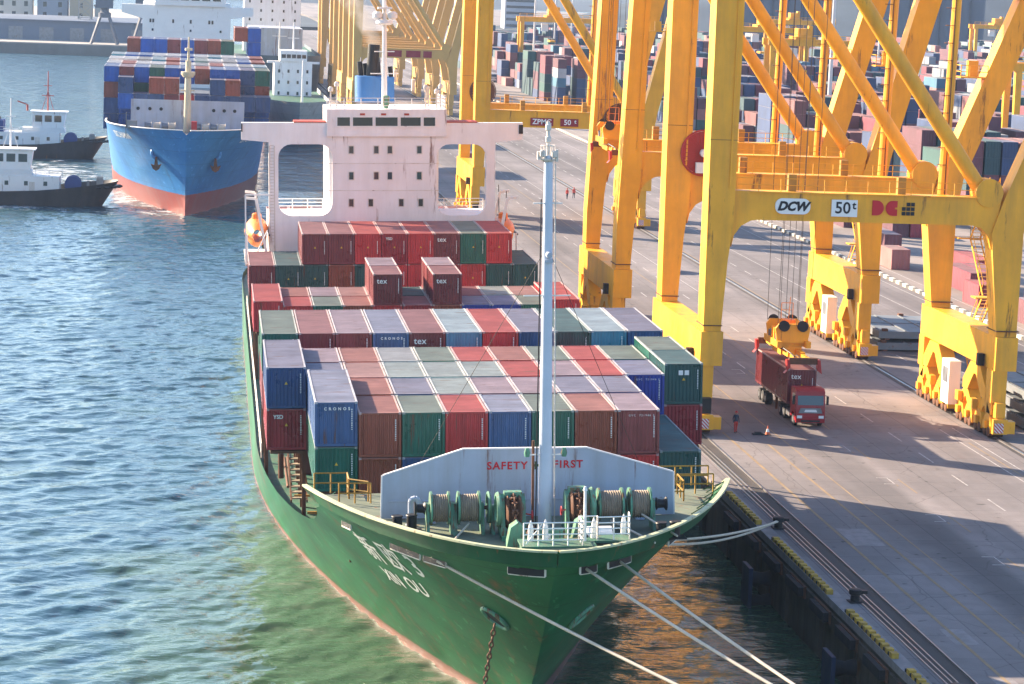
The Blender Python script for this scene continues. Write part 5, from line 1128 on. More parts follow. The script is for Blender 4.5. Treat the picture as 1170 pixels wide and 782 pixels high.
        for yy in (Y(yf), Y(yb)):
            a, b = railing([(WX + 1.9, yy - .75, Z(beam[1])), (LX - 2.8, yy - .75, Z(beam[1]))], 1.05, 2, .03, 1.8); a.build('walkway_rail', m, t); b.build('rail_post', m, t)
            for x in (WX + 6.2, WX + 15.2): MB().box(x, x + .65, yy - .2, yy + .4, Z(beam[1]), Z(beam[1]) + 1.35).build('switch_box', M['yellow_rail'], t)
        # stairs on the landside
        st = MB(); y0_ = Y(yb) - 3.0; lv = [4.2, 9.5, 14.2, 18.7, 23.3]
        for i in range(4):
            a_, b_ = (y0_, y0_ - 4.6) if i % 2 else (y0_ - 4.6, y0_); n = 14
            for k in range(n): f = (k + .5) / n; st.box(LX + 2.1, LX + 2.95, a_ + (b_ - a_) * f - .14, a_ + (b_ - a_) * f + .14, Z(lv[i] + (lv[i + 1] - lv[i]) * f), Z(lv[i] + (lv[i + 1] - lv[i]) * f) + .04)
            for x in (LX + 2.07, LX + 2.98):
                st.bar((x, a_, Z(lv[i])), (x, b_, Z(lv[i + 1])), .05, .22); st.bar((x, a_, Z(lv[i]) + 1.05), (x, b_, Z(lv[i + 1]) + 1.05), .045)
                for f in (0, .33, .66, 1): q = (x, a_ + (b_ - a_) * f, Z(lv[i] + (lv[i + 1] - lv[i]) * f)); st.bar(q, (q[0], q[1], q[2] + 1.05), .04)
            st.box(LX + 1.0, LX + 3.3, min(b_, b_ + (1 if b_ > y0_ - 1 else -1) * 1.4), max(b_, b_ + (1 if b_ > y0_ - 1 else -1) * 1.4), Z(lv[i + 1]) - .12, Z(lv[i + 1]))
        st.build('stairs', m, t)
        for yy in (Y(yf), Y(yb)):
            MB().tube((LX - 5.0, yy + 1.3, Z(beam[1])), (LX - 4.3, yy + 1.3, Z(top)), .38, .38, 10).build('pipe', m, t)
    # girder, boom and machinery house above the frame
    bm_ = MB()
    for yy in (-3.4, 3.4):
        bm_.box(8 if detail else 20, 88, yy - .5, yy + .5, Z(top + 2.01), Z(top + 4.4))
    for x in range(10, 88, 9): bm_.box(x, x + .5, -2.89, 2.89, Z(top + 3), Z(top + 3.6)) if x > 20 or detail else None
    bm_.build('boom_girder', m, t)
    MB().box(72, 86, -3.5, 3.5, Z(top + 4.41), Z(top + 9)).build('machinery_house', M['white_clean'], t)
    af = MB()
    for yy in (-3.4, 3.4): af.bar((WX, yy * 1.6, Z(top + 2)), (WX + 3, yy * .6, Z(top + 22)), .8).bar((LX + lean * L, yy * 1.6, Z(top + 2)), (WX + 3, yy * .6, Z(top + 22)), .5)
    af.build('apex_frame', m, t)
    for q in (-1, 1): MB().tube((WX + 3, q * 2, Z(top + 21.5)), (10, q * 3.4, Z(top + 4.4)), .15, n=6).tube((WX + 3, q * 2, Z(top + 21.5)), (86, q * 3.4, Z(top + 4.4)), .15, n=6).build('stay', M['wire'], t)
    return t, Y, Z
c1, Y1, Z1 = quay_crane('nearest pale yellow quay crane, marked 50t on its portal beam above the red truck', 205.5, 224.3, 'yellow_crane', 2, .40)
c2, Y2, Z2 = quay_crane('orange yellow quay crane standing directly behind the nearest one', 248.5, 267.6, 'orange_crane', 2, .27, woff=-.1, wtop=1.5)
c3, Y3, Z3 = quay_crane('orange yellow quay crane with maroon name plates on its beam, beyond the green ship bridge', 376, 395, 'orange_crane', 1, .24, beam=(18.2, 20.6))
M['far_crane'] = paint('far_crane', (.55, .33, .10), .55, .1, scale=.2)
for i, (yf, yb) in enumerate(((655, 674), (700, 719), (745, 764), (812, 831))):
    c_, _, _ = quay_crane('hazy quay crane behind the radar mast, %s nearest of the far four' % ORD[i], yf, yb, 'far_crane', 0, .24, beam=(18.2, 20.6), group='far quay cranes in the haze')
    if i == 0: MB().box(50, 53.5, -10.4, -10.31, 14.4, 16.0).box(54.6, 58.2, -10.4, -10.31, 14.4, 16.0).box(58.9, 61, -10.4, -10.31, 14.4, 16.0).build('name_plate', M['sign_maroon'], c_)
# signs on the beams
yb_ = Y1(205.5) - .98
s = MB().prism(rrect(46.95, 49.8, Z1(21.85), Z1(23.1), .55), 'y', yb_ + .0, yb_ + .17).build('name_plate', M['sign_white'], c1)
moved(text_mb('DCW', .98, .02, shear=.3, offset=.05), 48.35, yb_ - .015, Z1(22.45)).build('lettering', M['ink'], s)
s = MB().box(51.55, 53.65, yb_ + .0, yb_ + .17, Z1(21.75), Z1(23.1)).build('load_plate', M['sign_white'], c1)
mb = moved(text_mb('50', 1.3, .02, offset=.02), 52.45, yb_ - .015, Z1(22.42)); mb2 = moved(text_mb('t', .9, .02, offset=.02), 53.38, yb_ - .015, Z1(22.66)); mb.raw(mb2.v, mb2.f); mb.build('lettering', M['ink'], s)
arc = [(.38 + .56 * math.cos(R(90 - 180 * k / 10)), .6 * math.sin(R(90 - 180 * k / 10))) for k in range(11)]; zc_ = Z1(22.52)
lg = MB().prism([(54.9, zc_ - .6), (54.9, zc_ + .6)] + [(54.9 + a, zc_ + b) for a, b in arc], 'y', yb_ + .08, yb_ + .17)
lg.prism([(56.95, zc_ + .6), (56.95, zc_ + .08), (56.75, zc_ + .06), (56.75, zc_ - .06), (56.95, zc_ - .08), (56.95, zc_ - .6)] + [(56.95 - a, zc_ - b) for a, b in arc], 'y', yb_ + .08, yb_ + .17); lg.build('emblem', M['sign_red'], c1)
gr = MB()
for i in range(3):
    for j in range(3):
        if not (i == 0 and j == 2): gr.box(57.35 + i * .37, 57.64 + i * .37, yb_ + .1, yb_ + .17, Z1(21.98) + j * .37, Z1(22.27) + j * .37)
gr.build('emblem', M['ink'], c1)
yb3 = Y3(376) - .98
s = MB().box(49.55, 52.85, yb3, yb3 + .17, Z3(18.5), Z3(19.6)).build('name_plate', M['sign_maroon'], c3)
moved(text_mb('ZPMC', 1.05, .03, offset=.02), 51.2, yb3 - .015, Z3(19.05)).build('lettering', M['sign_white'], s)
s = MB().box(53.9, 56.5, yb3, yb3 + .17, Z3(18.5), Z3(19.6)).build('load_plate', M['sign_maroon'], c3)
mb = moved(text_mb('50', 1.05, .03, offset=.02), 54.9, yb3 - .015, Z3(19.05)); mb2 = moved(text_mb('t', .8, .03, offset=.02), 56.05, yb3 - .015, Z3(19.2)); mb.raw(mb2.v, mb2.f); mb.build('lettering', M['sign_white'], s)

# head block and spreader: hangs from its ropes, a thing of its own
def spreader(label, loc, mat, span=12.2, up_to=56, scale=1.0):
    t = thing('spreader', label, 'spreader', loc)      # local z=0 at the container roof, long axis along y
    MB().box(-.75, -.35, -3.6, 3.6, .55, .95).box(.35, .75, -3.6, 3.6, .55, .95).box(-.9, .9, -1.6, 1.6, .45, 1.15).build('main_frame', M[mat], t)
    for s_ in (-1, 1):
        MB().box(-.6, -.3, s_ * 3.6 if s_ > 0 else -5.9, 5.9 if s_ > 0 else -3.6, .5, .85).box(.3, .6, s_ * 3.6 if s_ > 0 else -5.9, 5.9 if s_ > 0 else -3.6, .5, .85).build('telescopic_arm', M[mat], t)
        MB().box(-1.2, 1.2, s_ * 6.0 - .18, s_ * 6.0 + .18, .32, .85).build('end_beam', M['rust'], t)
        for x in (-1.3, 1.3): MB().prism([(x - .12, .7), (x + .12, .7), (x + .2, .1), (x + .28 * (1 if x > 0 else -1), -.45), (x - .05, -.2)], 'y', s_ * 6.0 - .3, s_ * 6.0 + .3).build('corner_guide', M['red'], t)
    hb_ = MB()
    for y in (-1.75, 1.75): hb_.prism([(-1.3, 1.5), (1.3, 1.5), (1.5, 2.7), (1.2, 3.1), (-1.2, 3.1), (-1.5, 2.7)], 'y', y - .14, y + .14)
    hb_.box(-1.45, -1.05, -2.6, 2.6, 1.16, 1.7).box(1.05, 1.45, -2.6, 2.6, 1.16, 1.7).box(-1.3, 1.3, -.5, -.2, 1.7, 2.6).box(-1.3, 1.3, .3, .6, 1.7, 2.6).box(-1.1, 1.1, -1.6, 1.6, 1.16, 1.5).box(-.9, .9, -1.6, 1.6, 1.5, 2.3); hb_.build('head_block', M[mat], t)
    for y in (-2.05, 2.05):
        for x in (-.8, .8): MB().lathe([(-.14, .46), (-.09, .38), (.09, .38), (.14, .46)], (x, y, 2.95), 'y', 20).build('sheave', M['black'], t)
    for x in (-1.15, 1.15):
        for y in (-1.3, 1.3): MB().lathe([(0, .24), (.5, .24), (.6, .1)], (x, y, 1.7), n=10).build('hydraulic_unit', M['steel'], t)
    MB().path([(-.9, -1.8, 1.0), (-1.0, -3, 1.2), (-.7, -4.5, 1.0), (-.7, -5.8, .9)], .06).path([(.9, 1.8, 1.0), (1.0, 3, 1.2), (.7, 4.5, 1.0), (.7, 5.8, .9)], .06).build('hose', M['black'], t)
    for y in (-1.4, 1.4): MB().ring((0, y * 1.05, 1.85), 'y', .34, .09, 18, 6).build('cable_guide', M['black'], t)
    cb = MB().box(-.5, .5, -.6, .6, 2.3, 3.3).tube((0, 0, 3.3), (.1, 0, 5.2), .03, n=4).bar((-.5, .6, 3.3), (-.5, .6, 4.6), .05).bar((.5, .6, 3.3), (.5, .6, 4.6), .05).bar((-.5, .6, 4.6), (.5, .6, 4.6), .05).bar((-.5, .6, 4.0), (.5, .6, 4.0), .04); cb.build('cable_basket', M['orange'], t)
    rp = MB(); H_ = up_to - loc[2]
    for y in (-2.05, 2.05):
        for x in (-1.35, -.25, .25, 1.35): rp.tube((x, y, 2.95), (x * 1.1, y * 1.3, H_), .022, n=4)
    rp.build('hoist_rope', M['wire'], t)
    return t
spreader('yellow spreader and head block locked on to the maroon container on the red truck', (51.35, 216.6, 8.55), 'yellow_crane', up_to=62)
spreader('orange spreader and head block hoisted high in front of the second crane', (42.5, 258.0, 22.6), 'orange_crane', up_to=62)

# ================================================================== ON THE QUAY
def wheel_mb(mb, x0, x1, y, z, r): return mb.lathe([(x0, r * .86), (x0 + .04, r), (x1 - .04, r), (x1, r * .86)], (0, y, z), 'x', 20)
def truck(label, loc, cabmat, load=True, rz=0, group=None):
    """tractor with skeleton trailer; the cab faces -y, front bumper at y=0"""
    t = thing('truck', label, 'truck', loc, rz, group)
    cab = MB().prism([(0, .55), (0, 1.35), (.06, 1.75), (.28, 2.95), (.6, 3.15), (2.1, 3.15), (2.1, .75), (1.5, .75), (1.35, 1.15), (.75, 1.15), (.6, .55)], 'x', -1.22, 1.22)
    cb = cab.build('cab', cabmat, t)
    MB().raw([(x, y, z) for x in (-1.08, 1.08) for y, z in ((.055, 1.85), (.262, 2.82))], [(0, 1, 3, 2)]).build('windscreen', M['glass'], cb, recalc=False)
    MB().box(-1.235, -1.221, .5, 1.5, 1.85, 2.7).box(1.221, 1.235, .5, 1.5, 1.85, 2.7).build('side_window', M['glass'], cb)
    MB().prism([(-1.0, 1.2), (1.0, 1.2), (.85, 1.62), (-.85, 1.62)], 'y', -.05, .02).build('grille', M['steel'], cb)
    MB().prism([(-.55, 1.3), (.55, 1.3), (.45, 1.5), (-.45, 1.5)], 'y', -.07, -.051).build('emblem', M['white_clean'], cb)
    for s in (-1, 1):
        MB().box(min(s * .7, s * 1.12), max(s * .7, s * 1.12), -.06, .03, .78, 1.0).build('headlight', M['sign_white'], cb)
        MB().box(s * 1.42 - .09, s * 1.42 + .09, .1, .2, 1.9, 2.6).bar((s * 1.2, .3, 2.65), (s * 1.42, .15, 2.6), .04).build('mirror', M['black'], cb)
    MB().box(-1.2, 1.2, -.1, .25, .42, .75).build('bumper', cabmat, cb)
    MB().box(-.8, .8, -.12, -.101, .48, .64).build('number_plate', M['black'], cb)
    MB().box(-1.1, 1.1, 2.0, 2.05, 2.9, 3.0).tube((-.9, 2.35, .9), (-.9, 2.35, 3.1), .1).build('air_intake', M['black'], t)
    MB().box(-.45, -.25, 1.2, 7.0, .75, 1.0).box(.25, .45, 1.2, 7.0, .75, 1.0).build('chassis', M['black'], t)
    MB().box(-1.15, -.55, 2.6, 3.9, .5, 1.0).box(.55, 1.15, 2.6, 3.9, .5, 1.0).build('fuel_tank', M['steel'], t)
    for y in (1.05, 4.6, 5.9):
        for s in (-1, 1):
            w = 0 if y < 2 else .3
            wh = wheel_mb(MB(), min(s * (.88 - w), s * 1.2), max(s * (.88 - w), s * 1.2), y, .52, .52).build('wheel', M['rubber'], t)
            MB().lathe([(-.01, .24), (.01, .2)], (s * 1.2, y, .52), 'x', 14).build('rim', M['steel'], wh)
    tr = MB()
    for s in (-1, 1): tr.box(s * .5 - .09, s * .5 + .09, 2.7, 15.1, 1.12, 1.5)
    for y in (2.75, 5.4, 8.0, 10.6, 12.8, 14.95): tr.box(-1.2, 1.2, y - .09, y + .09, 1.26, 1.45)
    tr.box(-1.1, -.9, 8, 8.15, .2, 1.25).box(.9, 1.1, 8, 8.15, .2, 1.25); tr.build('trailer', M['rust'], t)
    for y in (11.6, 12.85, 14.1):
        for s in (-1, 1):
            wh = wheel_mb(MB(), min(s * .6, s * 1.2), max(s * .6, s * 1.2), y, .52, .52).build('wheel', M['rubber'], t); MB().lathe([(-.01, .24), (.01, .2)], (s * 1.2, y, .52), 'x', 14).build('rim', M['steel'], wh)
    return t
truck('red truck with a skeleton trailer under the yellow spreader', (51.55, 207.9, 4.01), M['truck_red'])
container(51.35 - 1.22, 210.6, 5.53, F40, 2.9, 'maroon', 'maroon container with white lettering on the trailer of the red truck', None, None, 'tex')
for i, (x, y, c, col, lb) in enumerate(((46.5, 462, 'white_clean', 'mauve', 'distant truck'), (97, 870, 'white_clean', 'white', 'far truck'))):
    truck(('white truck with a dark container seen under the maroon lettered beam', 'small far truck carrying a white container near the orange yard crane')[i], (x + 5, y, 4.01), M[c])
    container(x + 5 - 1.22, y + 2.8, 5.53, F40, 2.59, col, ('dark red container on the truck seen under the maroon lettered beam', 'white container on the far truck near the orange yard crane')[i], None, full=False)
# parked car
t = thing('car', 'silver car parked between the crane legs on the quay', 'car', (60.6, 318, 4.01), 0)
b = MB().prism([(0, .35), (0, .8), (.9, 1.0), (1.7, 1.5), (3.5, 1.52), (4.3, 1.0), (4.5, .9), (4.5, .35)], 'x', -.88, .88).build('body', M['white_clean'], t)
MB().prism([(1.0, 1.02), (1.72, 1.46), (3.46, 1.47), (4.2, 1.02)], 'x', -.89, .89).build('window', M['glass'], t)
MB().raw([(-.75, .9, 1.04), (.75, .9, 1.04), (.68, 1.66, 1.51), (-.68, 1.66, 1.51)], [(0, 1, 2, 3)]).build('windscreen', M['glass'], t)
for y in (.85, 3.6):
    for s in (-1, 1): wheel_mb(MB(), min(s * .7, s * .9), max(s * .7, s * .9), y, .32, .32).build('wheel', M['rubber'], t)
for s in (-1, 1): MB().box(s * .6 - .2, s * .6 + .2, -.02, .03, .6, .75).build('headlight', M['sign_white'], t)

# traffic cones
M['cone'] = stripes('cone_orange', (.70, .12, .03), (.7, .68, .66), .5, (0, 0, 1))
for x, y, lb in ((47.2, 204.2, 'orange cone beside the dark rubber block near the truck'), (45.8, 224.5, 'orange cone further back beside the crane bogie')):
    t = thing('traffic_cone', lb, 'cone', (x, y, 4.01)); MB().lathe([(.04, .2), (.5, .08), (.75, .03)], (0, 0, 0), n=14).build('body', M['cone'], t); MB().box(-.25, .25, -.25, .25, 0, .04).build('base', M['black'], t)
    tag(MB().box(-.9, .0, -.25, .25, 0, .12).box(-.7, -.2, -.2, .2, .12, .22).build('rubber_block', M['rubber']), 'black rubber wheel block on the ground beside the ' + ('cone near the truck' if y < 210 else 'farther cone'), 'block').location = (x - .35, y, 4.01)

# people
def person(label, loc, rz, top, legs, hat, step=.14):
    t = thing('person', label, 'person', loc, rz)
    P = [((0, 0, .96), .155, .115), ((0, 0, 1.14), .14, .105), ((0, 0, 1.34), .175, .12), ((0, .01, 1.46), .12, .10), ((0, 0, 1.53), .055, .055), ((0, -.01, 1.62), .085, .095), ((0, -.01, 1.71), .08, .09)]
    vs = [p for p, _, _ in P]; rad = [(a, b) for _, a, b in P]; ed = [(i, i + 1) for i in range(6)]
    for s in (-1, 1):
        n = len(vs); vs += [(s * .1, 0, .88), (s * .11, s * step * .5 - .02, .50), (s * .12, s * step, .10), (s * .13, s * step - .14, .04)]; rad += [(.095, .10), (.062, .065), (.045, .05), (.04, .035)]; ed += [(0, n), (n, n + 1), (n + 1, n + 2), (n + 2, n + 3)]
        n = len(vs); vs += [(s * .19, 0, 1.42), (s * .25, .02, 1.16), (s * .24, -.08, .92), (s * .235, -.12, .83)]; rad += [(.06, .06), (.045, .045), (.033, .033), (.04, .022)]; ed += [(3, n), (n, n + 1), (n + 1, n + 2), (n + 2, n + 3)]
        m = len(vs)
        for q in range(4): vs.append((s * (.215 + q * .014), -.14 + (q - 1.5) * .018 - .01, .745 + abs(q - 1.5) * .01)); rad.append((.009, .009)); ed.append((n + 3, m + q))
        vs.append((s * .20, -.165, .80)); rad.append((.010, .010)); ed.append((n + 3, m + 4))
    me = bpy.data.meshes.new('body'); me.from_pydata(vs, ed, []); o = bpy.data.objects.new('body', me); C.objects.link(o)
    sk = o.modifiers.new('s', 'SKIN'); o.modifiers.new('u', 'SUBSURF').levels = 2
    for v, r in zip(me.skin_vertices[0].data, rad): v.radius = r
    me.skin_vertices[0].data[0].use_root = True
    bpy.context.view_layer.update(); m2 = bpy.data.meshes.new_from_object(o.evaluated_get(bpy.context.evaluated_depsgraph_get())); bpy.data.objects.remove(o)
    for mm in (M['skin'], top, legs, M['black']): m2.materials.append(mm)
    for p in m2.polygons:
        z = p.center.z; x = abs(p.center.x); p.use_smooth = True
        p.material_index = 0 if (z > 1.52 or (x > .19 and z < .86)) else (3 if z < .11 else (1 if (z > .94 or x > .19) else 2))
    ob = bpy.data.objects.new('body', m2); C.objects.link(ob); ob.parent = t
    MB().lathe([(1.68, .128), (1.72, .125), (1.79, .09), (1.82, .03)], (0, -.01, 0), n=16).box(-.09, .09, -.2, -.1, 1.675, 1.69).build('helmet', hat, t)
    f = MB().box(-.012, .012, -.125, -.09, 1.585, 1.63)
    for s in (-1, 1): f.lathe([(-.012, .002), (0, .013), (.012, .002)], (s * .033, -.094, 1.645), 'y', 8).lathe([(-.02, .01), (.02, .012)], (s * .095, -.005, 1.62), 'x', 8)
    f.build('face', M['skin'], t); MB().box(-.028, .028, -.1, -.09, 1.553, 1.561).build('mouth', M['red'], t)
    return t
M['skin'] = flat('skin', (.36, .20, .13)); M['jacket'] = paint('jacket_dark', (.035, .045, .065), .8, .2, scale=6); M['red_cloth'] = paint('red_cloth', (.48, .045, .035), .8, .15, scale=6)
person('person in dark jacket, red trousers and red helmet standing near the red truck', (44.7, 204.9, 4.0), .2, M['jacket'], M['red_cloth'], M['red'])
person('left one of two people in red tops walking together on the far apron', (62.2, 422, 4.0), .4, M['red_cloth'], M['jacket'], M['red'])
person('right one of two people in red tops walking together on the far apron', (63.6, 424, 4.0), -.3, M['red_cloth'], M['jacket'], M['red'])

# spare hatch covers lying on the quay
M['hatch_grey'] = paint('hatch_grey', (.15, .175, .20), .6, .15, rust=.15, dirt=.4, dirtcol=(.3, .26, .24), scale=.4, streak=(1, 1, 1))
def hatch_cover(x, y, z, w, l, label):
    t = thing('hatch_cover', label, 'hatch cover', (x, y, z), group='grey hatch covers lying on the quay')
    MB().box(0, w, 0, l, .15, .85).build('panel', M['hatch_grey'], t)
    r = MB()
    for k in range(5): r.box(.2 + k * (w - .6) / 4, .4 + k * (w - .6) / 4, .3, l - .3, .851, .93)
    r.box(.1, w - .1, l * .5 - .1, l * .5 + .1, .851, .92).build('ribs', M['hatch_grey'], t)
    f = MB()
    for a in (.4, w * .5, w - .9):
        for b in (.0, l - .5): f.box(a, a + .5, b - .06, b + .55, .851, 1.1)
    for a in (.6, w - 1.1): f.box(a, a + .5, -.1, .5, 0, .149).box(a, a + .5, l - .6, l, 0, .149)
    f.build('container_foot', M['rust'], t)
hatch_cover(69.3, 253.5, 4.01, 11, 13, 'lower grey hatch cover of the pile between the two crane legs'); hatch_cover(69.5, 253.8, 5.12, 10.7, 12.7, 'upper grey hatch cover of the pile between the two crane legs')
hatch_cover(69.8, 208, 4.01, 11, 13, 'lower grey hatch cover of the pile at the right edge of the picture'); hatch_cover(70.0, 208.4, 5.12, 10.7, 12.7, 'middle grey hatch cover of the pile at the right edge of the picture'); hatch_cover(70.2, 208.2, 6.23, 10.7, 12.7, 'top grey hatch cover of the pile at the right edge of the picture')
t = thing('electric_panel_frame', 'yellow cage frame with cables standing behind the landside crane leg', 'frame', (66.4, 246, 4.01)); 
fr = MB()
for x in (0, 1.4):
    for y in (0, 1.2): fr.bar((x, y, 0), (x, y, 6.6), .2)
for z in (2, 4.4, 6.5): fr.bar((0, 0, z), (1.4, 0, z), .12).bar((0, 1.2, z), (1.4, 1.2, z), .12)
fr.box(1.41, 1.6, 0, 1.2, .3, 6.4)
bpy.data.objects.remove(t)

# ================================================================== CONTAINER YARD
YM = {}
YB_ = {}; YR_ = {}
for k, (b, r, w_) in CC.items():
    YB_[k] = paint('yard_hazed_body_' + k, tuple(x * .62 + y * .30 for x, y in zip(b, (.09, .11, .16))), .6, .2, dirt=.5, dirtcol=tuple(x * .4 + .02 for x in b), scale=.4, streak=(1, 1, .15), spec=.3)
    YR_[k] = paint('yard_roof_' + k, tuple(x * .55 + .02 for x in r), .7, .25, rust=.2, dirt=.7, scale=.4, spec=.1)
def yard_mesh(L, col):
    if (L, col) not in YM:
        mb = MB(); corr((-1.19, .02), (1.19, .02), .12, 2.52, .48, .05, mb, (0, -1, 0)); corr((-1.2, L - .05), (-1.2, .05), .12, 2.52, .61, .05, mb, (-1, 0, 0)); corr((1.2, .05), (1.2, L - .05), .12, 2.52, .61, .05, mb, (1, 0, 0)); corr((1.19, L - .02), (-1.19, L - .02), .12, 2.52, .48, .05, mb, (0, 1, 0))
        n1 = len(mb.f); mb.box(-1.2, 1.2, .02, L - .02, 2.515, 2.57); n2 = len(mb.f)
        for x0, x1 in ((-1.219, -1.1), (1.1, 1.219)):
            for y0, y1 in ((0, .13), (L - .13, L)): mb.box(x0, x1, y0, y1, 0, 2.59)
            mb.box(x0, x1, .131, L - .131, 0, .14).box(x0, x1, .131, L - .131, 2.5, 2.585)
        mb.box(-1.1, 1.1, 0, .08, 2.47, 2.58).box(-1.1, 1.1, 0, .08, 0, .14)
        me = mb.mesh('body'); 
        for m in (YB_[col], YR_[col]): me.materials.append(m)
        for i in range(n1, min(n2, len(me.polygons))): me.polygons[i].material_index = 1
        YM[(L, col)] = me
    return YM[(L, col)]
YG = 'containers stacked in the yard'
PAL = ['maroon'] * 9 + ['crimson'] * 3 + ['navy'] * 9 + ['blue'] * 2 + ['teal'] * 7 + ['green'] * 2 + ['sky'] * 1 + ['white'] * 1 + ['grey'] * 2 + ['salmon'] * 2 + ['pale'] * 1 + ['brick'] * 3 + ['mauve'] * 4
def yard_box(x, y, z, L, col, label):
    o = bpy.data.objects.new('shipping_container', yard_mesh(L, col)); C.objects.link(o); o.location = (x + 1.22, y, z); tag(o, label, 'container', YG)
near = [(91.0, 290.5, 1, 'red', 6.058), (95.6, 349, 1, 'mauve', F40), (91.1, 358.6 - 30, 1, 'salmon', 6.058), (93.8, 303, 1, 'crimson', F40), (96.4, 303, 1, 'crimson', F40), (99.2, 318, 1, 'red', F40), (96.3, 278, 1, 'crimson', F40), (99.1, 278, 1, 'maroon', F40), (101.8, 280, 1, 'salmon', F40),
        (103.0, 372, 1, 'maroon', F40), (105.7, 372, 1, 'red', F40), (99.0, 385, 2, 'maroon', 6.058), (92.0, 268, 1, 'mauve', F40), (94.6, 268 - 13, 1, 'crimson', F40), (108.6, 396, 2, 'crimson', F40)]
for i, (x, y, n, c, L) in enumerate(near):
    for k in range(n): yard_box(x, y, 4.02 + k * 2.6, L, c, '%s container just behind the striped yard kerb, %s of the near group%s' % (CC[c][2], (ORD + ['twelfth', 'thirteenth', 'fourteenth', 'fifteenth'])[i], (', lower' if k == 0 else ', upper') if n > 1 else ''))
rr = random.Random(21)
slots = []
for bi, (x0, ncol) in enumerate(((103, 3), (121, 6), (146, 6), (171, 6), (196, 6), (221, 6), (246, 6), (271, 6), (296, 6), (321, 6), (346, 6), (371, 6))):
    y = 396 + (0 if bi > 0 else 330); yi = 0
    while y < 1240:
        yi += 1
        if yi % 8 == 0 or (rr.random() < .10): y += 13.2; continue
        base = rr.choice([2, 3, 3, 4, 4, 5])
        if x0 == 121 and 520 < y < 536: y = 536
        for ci in range(ncol):
            if rr.random() < .10: continue
            h = max(1, min(5, base + rr.choice([-1, 0, 0, 0, 1]))); half = rr.random() < .25
            run = None
            for k in range(h):
                if run is None or rr.random() < .62: run = rr.choice(PAL)
                if half:
                    slots.append((x0 + ci * 2.75, y, 4.02 + k * 2.6, 6.058, run, bi, yi, ci, k)); slots.append((x0 + ci * 2.75, y + 6.15, 4.02 + k * 2.6, 6.058, rr.choice(PAL), bi, yi, ci, k))
                else: slots.append((x0 + ci * 2.75, y, 4.02 + k * 2.6, F40, run, bi, yi, ci, k))
        y += 13.2
Mi = cam.matrix_world.inverted()
def inview(x, y, z):
    p = Mi @ Vector((x + 1.2, y, z + 1.3)); u = 585 + 3000 * p.x / -p.z; v = 391 - 3000 * p.y / -p.z; return -60 < u < 1230 and -40 < v < 800, u
left_face = {}
occ = {(round(s[0], 1), s[6], s[5], s[8], s[1]) for s in slots}
vis = []
for s in slots:
    ok, u = inview(*s[:3])
    if ok: vis.append(s)
# the nearest ones that show a face are objects of their own, the rest is one mass
def exposed(s):
    x, y, z, L, c, bi, yi, ci, k = s
    return not any(o[5] == bi and o[6] == yi and o[7] == ci and o[8] == k + 1 for o in byc.get((bi, yi, ci), [])) or ci == 0 or (bi, yi - 1) not in rowset or k >= hgt.get((bi, yi - 1, ci), 0) or k >= hgt.get((bi, yi, ci - 1), 0)
byc = {}; rowset = set(); hgt = {}
for s in slots: byc.setdefault((s[5], s[6], s[7]), []).append(s); rowset.add((s[5], s[6])); hgt[(s[5], s[6], s[7])] = max(hgt.get((s[5], s[6], s[7]), 0), s[8] + 1)
ex = sorted([s for s in vis if exposed(s)], key=lambda s: s[1])
NIND = 300 - NCONT - sum(n for _, _, n, _, _ in near)
TIER = ['ground', 'second', 'third', 'fourth', 'top']
used = {}
nb = ex[:max(0, NIND)]
for s in nb:
    x, y, z, L, c, bi, yi, ci, k = s
    half_ = '' if L > 7 else (' front half' if not any(o[1] < y and o[8] == k for o in byc[(bi, yi, ci)]) else ' rear half')
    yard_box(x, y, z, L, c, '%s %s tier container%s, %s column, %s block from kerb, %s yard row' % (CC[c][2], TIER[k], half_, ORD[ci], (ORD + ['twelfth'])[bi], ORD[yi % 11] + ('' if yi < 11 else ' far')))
rest = [s for s in ex if s not in set(nb)]
mass = MB(); mats = []; mi = []
for s in rest:
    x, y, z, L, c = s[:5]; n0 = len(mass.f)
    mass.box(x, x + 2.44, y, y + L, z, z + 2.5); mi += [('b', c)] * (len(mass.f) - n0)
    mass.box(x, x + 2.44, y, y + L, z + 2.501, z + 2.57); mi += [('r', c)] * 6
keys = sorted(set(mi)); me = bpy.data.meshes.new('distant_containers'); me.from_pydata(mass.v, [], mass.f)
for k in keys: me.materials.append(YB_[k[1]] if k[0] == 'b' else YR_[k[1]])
me.polygons.foreach_set('material_index', [keys.index(k) for k in mi])
o = bpy.data.objects.new('distant_containers', me); C.objects.link(o); tag(o, 'mass of mixed coloured containers stacked in the far yard', 'containers', kind='stuff')
print('containers', NCONT, 'yard individual', len(nb), 'stuff', len(rest))

